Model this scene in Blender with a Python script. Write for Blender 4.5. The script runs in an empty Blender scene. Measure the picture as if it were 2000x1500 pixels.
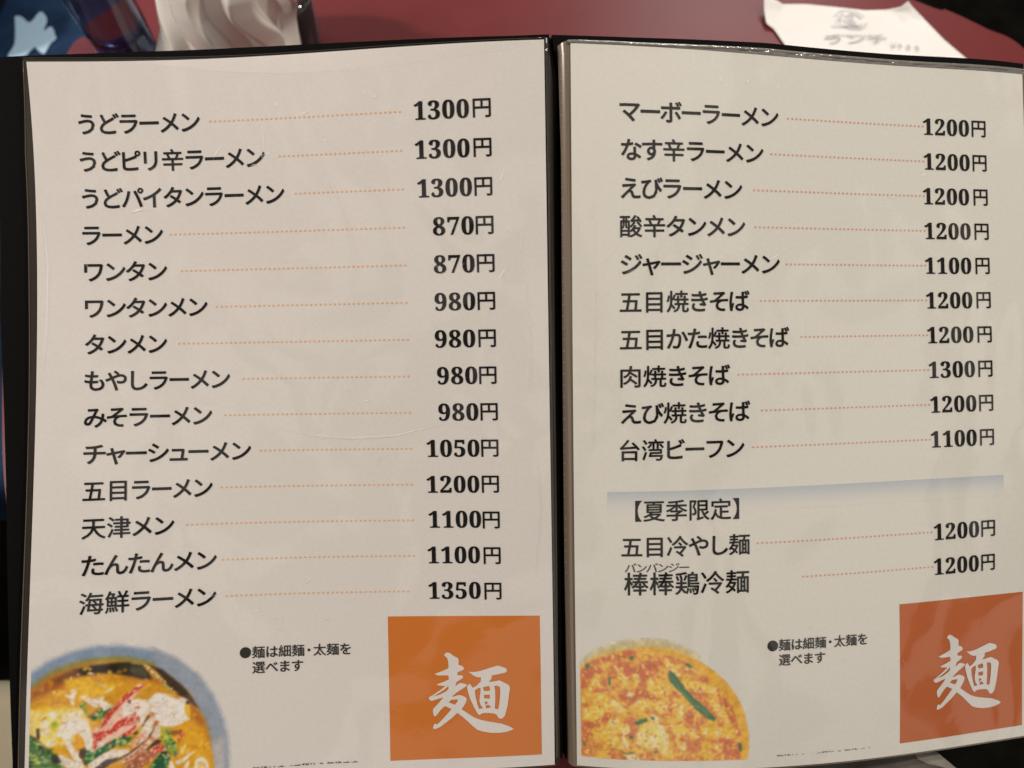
import bpy, bmesh, math, random
import numpy as np
from mathutils import Vector, Matrix, geometry
random.seed(7); rng = np.random.default_rng(7)
R = math.radians
SC = bpy.context.scene
COL = SC.collection

# ---------------------------------------------------------------- camera, world, lamps, exposure
CAM_HEIGHT = 0.37359
cam = bpy.data.cameras.new('camera'); cam_ob = bpy.data.objects.new('camera', cam); COL.objects.link(cam_ob)
cam_ob.location = (0, 0, CAM_HEIGHT); cam_ob.rotation_euler = (R(25), 0, 0)      # looking 65 degrees down
cam.sensor_width = 36; cam.lens = 36 * 1450 / 2000
cam.clip_start = .01; cam.clip_end = 50
cam.dof.use_dof = True; cam.dof.focus_distance = .306; cam.dof.aperture_fstop = 8.5
SC.camera = cam_ob
SC.render.resolution_x, SC.render.resolution_y = 1024, 768

world = bpy.data.worlds.new('World'); SC.world = world; world.use_nodes = True
nt = world.node_tree; nt.nodes.clear()
out = nt.nodes.new('ShaderNodeOutputWorld'); bg = nt.nodes.new('ShaderNodeBackground')
tc = nt.nodes.new('ShaderNodeTexCoord'); no = nt.nodes.new('ShaderNodeTexNoise'); ra = nt.nodes.new('ShaderNodeValToRGB')
no.inputs['Scale'].default_value = 2.6; no.inputs['Detail'].default_value = 1.5; no.inputs['Distortion'].default_value = .6
ra.color_ramp.elements[0].position = .475; ra.color_ramp.elements[0].color = (.06, .052, .047, 1)
ra.color_ramp.elements[1].position = .525; ra.color_ramp.elements[1].color = (1.22, 1.10, .98, 1)
nt.links.new(tc.outputs['Generated'], no.inputs['Vector']); nt.links.new(no.outputs['Fac'], ra.inputs['Fac'])
nt.links.new(ra.outputs['Color'], bg.inputs['Color']); nt.links.new(bg.outputs['Background'], out.inputs['Surface'])
bg.inputs['Strength'].default_value = .68

def lamp(name, loc, target, energy, size, color):
    l = bpy.data.lights.new(name, 'AREA'); l.shape = 'DISK'; l.size = size; l.energy = energy; l.color = color
    o = bpy.data.objects.new(name, l); COL.objects.link(o); o.location = loc
    o.rotation_euler = (Vector(target) - Vector(loc)).to_track_quat('-Z', 'Y').to_euler()
    return o
lamp('ceiling_lamp', (-.95, .34, 1.18), (0, .08, 0), 14.6, .10, (1, .86, .75))
lamp('ceiling_lamp', (.86, .44, 1.30), (.1, .05, 0), 12.0, .12, (1, .90, .76))
lamp('table_sheen_fill', (.55, 1.75, 1.05), (.2, .45, 0), 9.5, .55, (1, .98, .95))  # added unseen lamp: gives the table its sheen and whitens the slip
lamp('leaf_fill', (-.74, .74, .10), (-.45, .585, -.12), 2.6, .12, (.50, .74, 1)).data.spread = R(75)  # added cool fill close to the leaf print, brightens it bluish
SC.view_settings.view_transform = 'Standard'; SC.view_settings.look = 'None'
SC.view_settings.exposure = -.33; SC.view_settings.gamma = 1; SC.view_settings.use_curve_mapping = False
SC.cycles.max_bounces = 10

# ---------------------------------------------------------------- measured data (page millimetres, world metres)
COEF=[[[-0.0891631,0.11387,0.0920578],[0.00307797,-0.132312,-0.0665167],[9.10883e-05,-0.00116749,0.00240195],[-6.95371e-06,0.000113921,-0.000209572],[-1.75179e-05,4.40704e-05,-0.000104564],[0.104382,0.00183015,-0.000448095],[-0.000396649,0.00491038,-0.0102581],[-0.000242894,0.000559557,-0.00142962],[2.52555e-05,-0.000325265,0.000649028],[4.44852e-05,7.08196e-05,-6.18984e-05],[0.000210265,-0.00139039,0.00302981],[0.000391523,-0.000449296,0.00147058],[7.33214e-05,0.000217437,-0.000340949],[-5.51545e-05,0.000303234,-0.000654974],[-3.95236e-05,-1.36269e-05,-2.16628e-05],[-8.67164e-05,0.000437956,-0.00093127],[-0.000162999,-0.000184051,0.000168768],[1.86017e-05,5.78195e-05,-4.57742e-05],[3.58722e-05,2.6106e-05,1.08127e-07],[5.38942e-06,-3.33023e-06,1.47277e-05],[3.6702e-05,6.49029e-05,-9.41446e-05],[2.51888e-06,1.76514e-05,-2.02716e-05],[-1.08097e-05,5.38019e-05,-0.00012227],[-1.04886e-05,-3.28379e-05,6.45599e-05],[-5.72475e-07,-3.80877e-06,1.64579e-05],[-7.0411e-06,-3.90258e-06,1.10897e-05],[5.01498e-06,2.65478e-05,-5.03109e-05],[-1.84482e-07,9.6593e-06,-4.15994e-06],[-3.53984e-06,-4.92025e-06,3.69464e-06],[-1.40287e-06,-6.21103e-06,8.45892e-06]],[[0.128831,0.121587,0.0829825],[0.00308918,-0.132159,-0.0674985],[-0.000102742,0.000335576,-0.000664475],[-2.08124e-06,2.10494e-05,-4.18391e-05],[-2.03243e-06,8.13044e-06,-1.06092e-05],[0.103399,0.00893896,-0.0133377],[0.000602937,-0.00271853,0.00518881],[-0.000198154,0.000110717,-0.000258824],[-3.38238e-05,0.00010764,-0.000211516],[3.35408e-05,-7.54232e-05,0.000150177],[-0.000291176,0.0013206,-0.00255109],[-0.000212275,0.00128205,-0.00248245],[3.21329e-05,5.63352e-05,-9.1883e-05],[2.0212e-05,-5.69916e-05,0.0001176],[1.89802e-05,-4.47758e-05,9.57818e-05],[4.56075e-05,-0.000403857,0.000764347],[-0.000137558,-4.63728e-05,-1.03345e-05],[-5.38802e-05,0.000101338,-0.000197635],[3.54386e-05,-7.4732e-05,0.000152696],[5.6092e-06,-2.68848e-05,4.84063e-05],[1.57589e-05,4.9267e-05,-7.42694e-05],[7.38778e-05,-9.54866e-05,0.000209065],[-1.08011e-05,3.60123e-06,-1.6294e-05],[5.49124e-06,4.74663e-06,-1.56654e-07],[-3.55675e-06,2.01733e-05,-3.79636e-05],[-1.76201e-05,2.55021e-05,-5.9957e-05],[2.6463e-05,-4.65482e-05,0.000106015],[-5.80358e-07,5.50082e-06,-1.10978e-05],[-8.4692e-07,-4.61558e-06,3.69255e-06],[-6.64843e-06,8.69261e-06,-1.98865e-05]]]
CAM_H=0.37359
BOARD_L_LEFT=[[-14.53,-3.14],[-17.06,45.54],[-16.55,98.61],[-15.15,119.85],[-13.58,140.94],[-11.45,172.14],[-7.95,232.82],[-5.19,282.09]]
BOARD_L_TOP=[[-14.53,-3.14],[-3.73,-3.73],[40.44,-5.26],[86.21,-5.71],[118.65,-5.36],[145.41,-4.72],[197.43,-3.52],[212.12,-3.65]]
BOARD_L_RIGHT=[[212.12,-3.65],[214.87,12.57],[213.86,124.19],[213.85,255.58],[214.25,299.82]]
BOARD_R_TOP=[[-6.28,-4.76],[30.15,-5.61],[87.59,-7.73],[149.48,-7.23],[217.39,-7.56],[229.68,-7.63]]
BOARD_R_LEFT=[[-6.28,-4.76],[-3.45,11.38],[-4.48,123.4],[-5.44,255.22],[-5.86,299.75]]
POCK_L_LEFT=[[-1.54,-1.93],[-3.59,36.17],[-3.47,88.75],[-3.12,112.04],[-2.71,141.46],[-2.45,182.69],[-2.49,232.57],[-2.26,280.9]]
POCK_L_TOP=[[-1.54,-1.93],[42.24,-1.7],[87.92,-1.22],[120.16,-1.15],[146.6,-1.27],[172.39,-1.04],[197.59,-1.09],[210.74,-1.06]]
POCK_L_RIGHT=[[211.54,-1.04],[213.29,13.77],[212.46,123.9],[211.98,253.46],[212.89,297.67]]
POCK_R_TOP=[[-4.36,-0.05],[-0.66,-1.38],[28.54,-1.59],[84.74,-3.02],[146.06,-2.58],[212.07,-2.66]]
POCK_R_LEFT=[[-4.36,-0.05],[-3.76,42.2],[-4.02,123.12],[-4.5,253.07],[-4.46,295.7]]
WELD=[[-3.38,3.99],[-3.53,52.1],[-3.47,82.14],[-3.51,123.13],[-3.6,165.25]]
WAVE=[[2.29,-1.69],[13.85,-0.69],[40.4,0.32],[52.88,1.77],[71.88,4.38],[86.85,6.04],[101.9,7.22],[119.06,7.61],[144.47,7.2],[163.14,6.16],[183.49,4.71],[197.53,3.38],[209.89,0.91]]
WAVE_LEFT=[[-0.36,44.68],[0.57,57.22],[2.44,69.85],[3.24,82.53],[2.96,95.24],[1.82,107.93],[0.57,118.48],[-0.03,129.0]]
TABLE_PX={"left":[[-0.27849,0.15816],[-0.318,0.33],[-0.31205,0.42947],[-0.30522,0.44106],[-0.29801,0.4534]],"right":[[0.29409,0.48423],[0.31577,0.47343],[0.33865,0.45495],[0.36014,0.43448]],"front":[[0.18212,-0.01021],[0.16037,-0.01513]]}
RC_L=[[0.18086,0.47684,0.009],[0.18078,0.46868,0.005],[0.18117,0.45596,0.003],[0.1862,0.45249,0.0016],[0.1916,0.43712,0.0012],[0.19446,0.42561,0.0012],[0.19838,0.4061,0.0012]]
RC_R=[[0.28191,0.46995,0.01],[0.28668,0.46953,0.006],[0.29494,0.46128,0.0025],[0.30529,0.44144,0.0014],[0.31585,0.42313,0.0012],[0.32006,0.4148,0.0012],[0.32478,0.4061,0.0012]]
RC_T=[[0.18086,0.47684,0.009],[0.19152,0.47539,0.006],[0.19556,0.47604,0.003],[0.21317,0.47732,0.002],[0.23261,0.47515,0.0016],[0.25523,0.4714,0.0016],[0.27059,0.47143,0.002],[0.27889,0.47027,0.005],[0.28191,0.46995,0.01]]
RC_TEXT=[["ランチ",[0.22013,0.43648,0.0026],[0.26415,0.43749,0.0026],0.0105],["￥980",[0.26487,0.43246,0.0026],[0.28386,0.42946,0.0026],0.0072]]
RC_LOGO=[[0.23225,0.46326,0.0026],[0.24238,0.46063,0.0026],[0.22926,0.45698,0.0026]]
RC_LINE=[[[0.22728,0.45412,0.0026],[0.2482,0.45308,0.0026]],[[0.22637,0.44511,0.0026],[0.2537,0.44434,0.0026]]]
LEAF=[[-0.47316,0.61595,-0.118],[-0.46663,0.61525,-0.118],[-0.45675,0.6076,-0.118],[-0.45149,0.62226,-0.118],[-0.44481,0.61735,-0.118],[-0.44113,0.60899,-0.118],[-0.44073,0.5966,-0.118],[-0.4364,0.60209,-0.118],[-0.43213,0.59866,-0.118],[-0.42873,0.59116,-0.118],[-0.42654,0.58642,-0.118],[-0.43003,0.57971,-0.118],[-0.43124,0.57172,-0.118],[-0.43268,0.56644,-0.118],[-0.43782,0.56974,-0.118],[-0.44352,0.57504,-0.118],[-0.44634,0.56974,-0.118],[-0.45019,0.56315,-0.118],[-0.46508,0.5625,-0.118],[-0.46318,0.57904,-0.118],[-0.4702,0.60553,-0.118]]
NAVY=[[-0.36872,0.20657,-0.12],[-0.34796,0.15229,-0.12],[-0.3529,0.15229,-0.12]]
BEIGE=[[-0.31681,0.02847,-0.12],[-0.29534,-0.02025,-0.12],[-0.31047,0.02847,-0.12]]
BAG=[[-0.42537,0.57476,-0.06],[-0.41779,0.54947,-0.06],[-0.41258,0.52802,-0.06],[-0.41004,0.51308,-0.06],[-0.41037,0.49671,-0.06]]
CLOTH=[[0.1117,-0.01558,-0.006],[0.12133,-0.0135,-0.006],[0.15225,-0.01037,-0.006],[0.18083,-0.00827,-0.006],[0.19125,-0.0089,-0.006],[0.19833,-0.01537,-0.006],[0.20499,-0.02377,-0.006],[0.1724,-0.03574,-0.006],[0.114,-0.03179,-0.006]]
CLOTH_HEM=[[0.1805,-0.00764,-0.006],[0.1819,-0.01184,-0.006],[0.18656,-0.01392,-0.006],[0.19553,-0.01537,-0.006],[0.20373,-0.01969,-0.006]]
SHAKER=[-0.19656,0.41613,0.0]
CUP=[-0.26126,0.42006,0.0]
JAR=[-0.15122,0.44005,0.0]
BRUSH=[[[[164.07,247.96],[164.74,246.92],[165.65,246.66],[166.81,247.2],[168.21,248.26],[169.74,249.06],[170.17,249.85],[170.12,252.13],[171.1,252.29],[171.99,252.88],[172.32,253.54],[171.97,254.19],[170.79,254.7],[169.54,255.21],[169.52,256.39],[171.53,256.55],[171.98,257.21],[171.51,257.86],[170.2,258.63],[169.23,259.2],[168.82,260.06],[168.54,261.18],[170.17,259.94],[171.0,259.74],[173.42,260.38],[173.46,260.9],[171.68,262.19],[169.58,263.48],[167.61,265.02],[166.56,265.79],[165.63,266.69],[164.33,267.19],[163.04,266.64],[163.27,265.86],[161.24,266.4],[159.02,267.09],[158.12,267.15],[157.48,266.67],[157.18,265.89],[159.45,265.27],[162.05,264.54],[164.67,263.22],[165.51,262.37],[165.73,261.72],[165.36,260.79],[163.93,260.98],[161.87,260.74],[160.58,260.33],[161.37,259.95],[163.97,259.07],[165.93,258.18],[165.71,256.43],[164.03,256.46],[161.44,256.48],[159.77,255.83],[160.94,255.38],[163.29,254.57],[165.77,253.47],[165.87,252.55],[165.75,250.72],[165.47,249.41],[164.96,248.62]]],[[[164.72,260.71],[165.54,261.03],[163.9,262.53],[159.84,264.97],[157.36,266.12],[157.19,265.76],[159.07,264.69],[162.09,262.71]]],[[[163.58,265.61],[162.52,266.9],[160.67,268.95],[159.09,270.48],[158.89,271.26],[158.99,272.57],[159.41,273.62],[159.85,273.81],[160.59,273.13],[162.18,271.07],[163.76,269.66],[164.15,269.54],[164.81,268.77],[165.56,267.87],[166.92,266.84],[167.59,265.67],[166.57,264.87]]],[[[166.14,267.35],[166.92,266.84],[168.74,266.79],[169.46,266.75],[169.29,267.67],[168.3,268.96],[166.77,270.77],[165.78,271.93],[163.67,274.24],[161.82,276.16],[160.64,277.17],[160.25,277.16],[159.61,276.81],[159.21,277.27],[158.79,278.82],[159.17,279.14],[160.21,278.99],[161.77,278.37],[164.4,276.48],[166.76,274.7],[169.14,272.52],[170.19,271.89],[171.12,270.72],[172.05,269.43],[172.99,267.73],[173.3,266.56],[172.64,265.76],[170.59,264.88],[169.55,264.92],[167.59,265.62],[166.42,266.18]]],[[[164.15,269.54],[164.56,268.24],[165.56,267.87],[166.38,268.22],[168.3,269.04],[171.24,271.12],[174.04,273.15],[176.6,274.79],[179.17,275.78],[183.04,276.67],[187.69,277.52],[190.78,278.77],[192.84,279.99],[191.79,280.55],[189.96,281.15],[186.84,281.53],[182.95,281.4],[179.59,280.69],[177.53,279.97],[176.51,279.15],[173.97,276.71],[171.43,274.28],[169.14,272.52],[166.77,270.77]]],[[[174.15,254.92],[175.18,255.14],[177.0,255.11],[179.59,254.58],[182.97,253.51],[185.83,252.62],[186.61,252.45],[187.64,252.78],[189.69,253.54],[190.33,254.13],[190.31,254.93],[189.92,255.45],[187.32,256.08],[183.95,256.69],[183.88,257.22],[183.93,257.75],[183.52,258.54],[182.66,259.26],[183.38,259.46],[185.71,259.1],[187.14,258.85],[188.29,259.4],[190.6,260.63],[191.36,261.44],[191.55,262.24],[191.32,263.44],[190.88,266.35],[190.29,270.07],[189.6,272.72],[189.05,274.31],[188.12,275.21],[187.21,275.45],[186.44,275.03],[185.69,273.68],[184.79,273.08],[182.6,272.81],[180.53,272.76],[179.36,273.0],[178.57,273.65],[177.8,273.1],[177.42,272.43],[176.18,270.03],[174.69,266.58],[173.85,263.67],[173.5,261.83],[173.64,261.04],[174.57,260.05],[175.95,261.86],[177.39,261.09],[179.24,259.27],[179.31,258.61],[179.48,257.43],[177.98,257.36],[176.7,256.87],[175.68,256.2]],[[176.71,263.06],[177.89,262.15],[179.06,261.85],[179.18,262.17],[179.1,263.75],[178.8,265.59],[178.56,267.44],[178.92,269.03],[180.05,270.77],[178.36,271.0],[177.63,268.74],[177.03,266.09]],[[180.1,261.79],[181.53,261.41],[182.7,261.17],[183.07,261.97],[183.04,263.23],[181.23,263.39],[180.58,263.25]],[[180.55,264.96],[183.01,264.87],[182.98,266.46],[182.46,266.66],[180.6,266.47]],[[180.88,267.88],[181.4,267.75],[182.29,268.43],[180.85,269.33]],[[181.24,269.47],[182.41,269.23],[183.42,270.44],[181.21,270.79]],[[185.02,261.2],[186.19,261.09],[187.34,261.77],[187.38,263.89],[187.1,267.6],[186.46,271.31],[184.97,270.88],[185.24,267.56],[185.31,263.59]]]]
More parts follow.
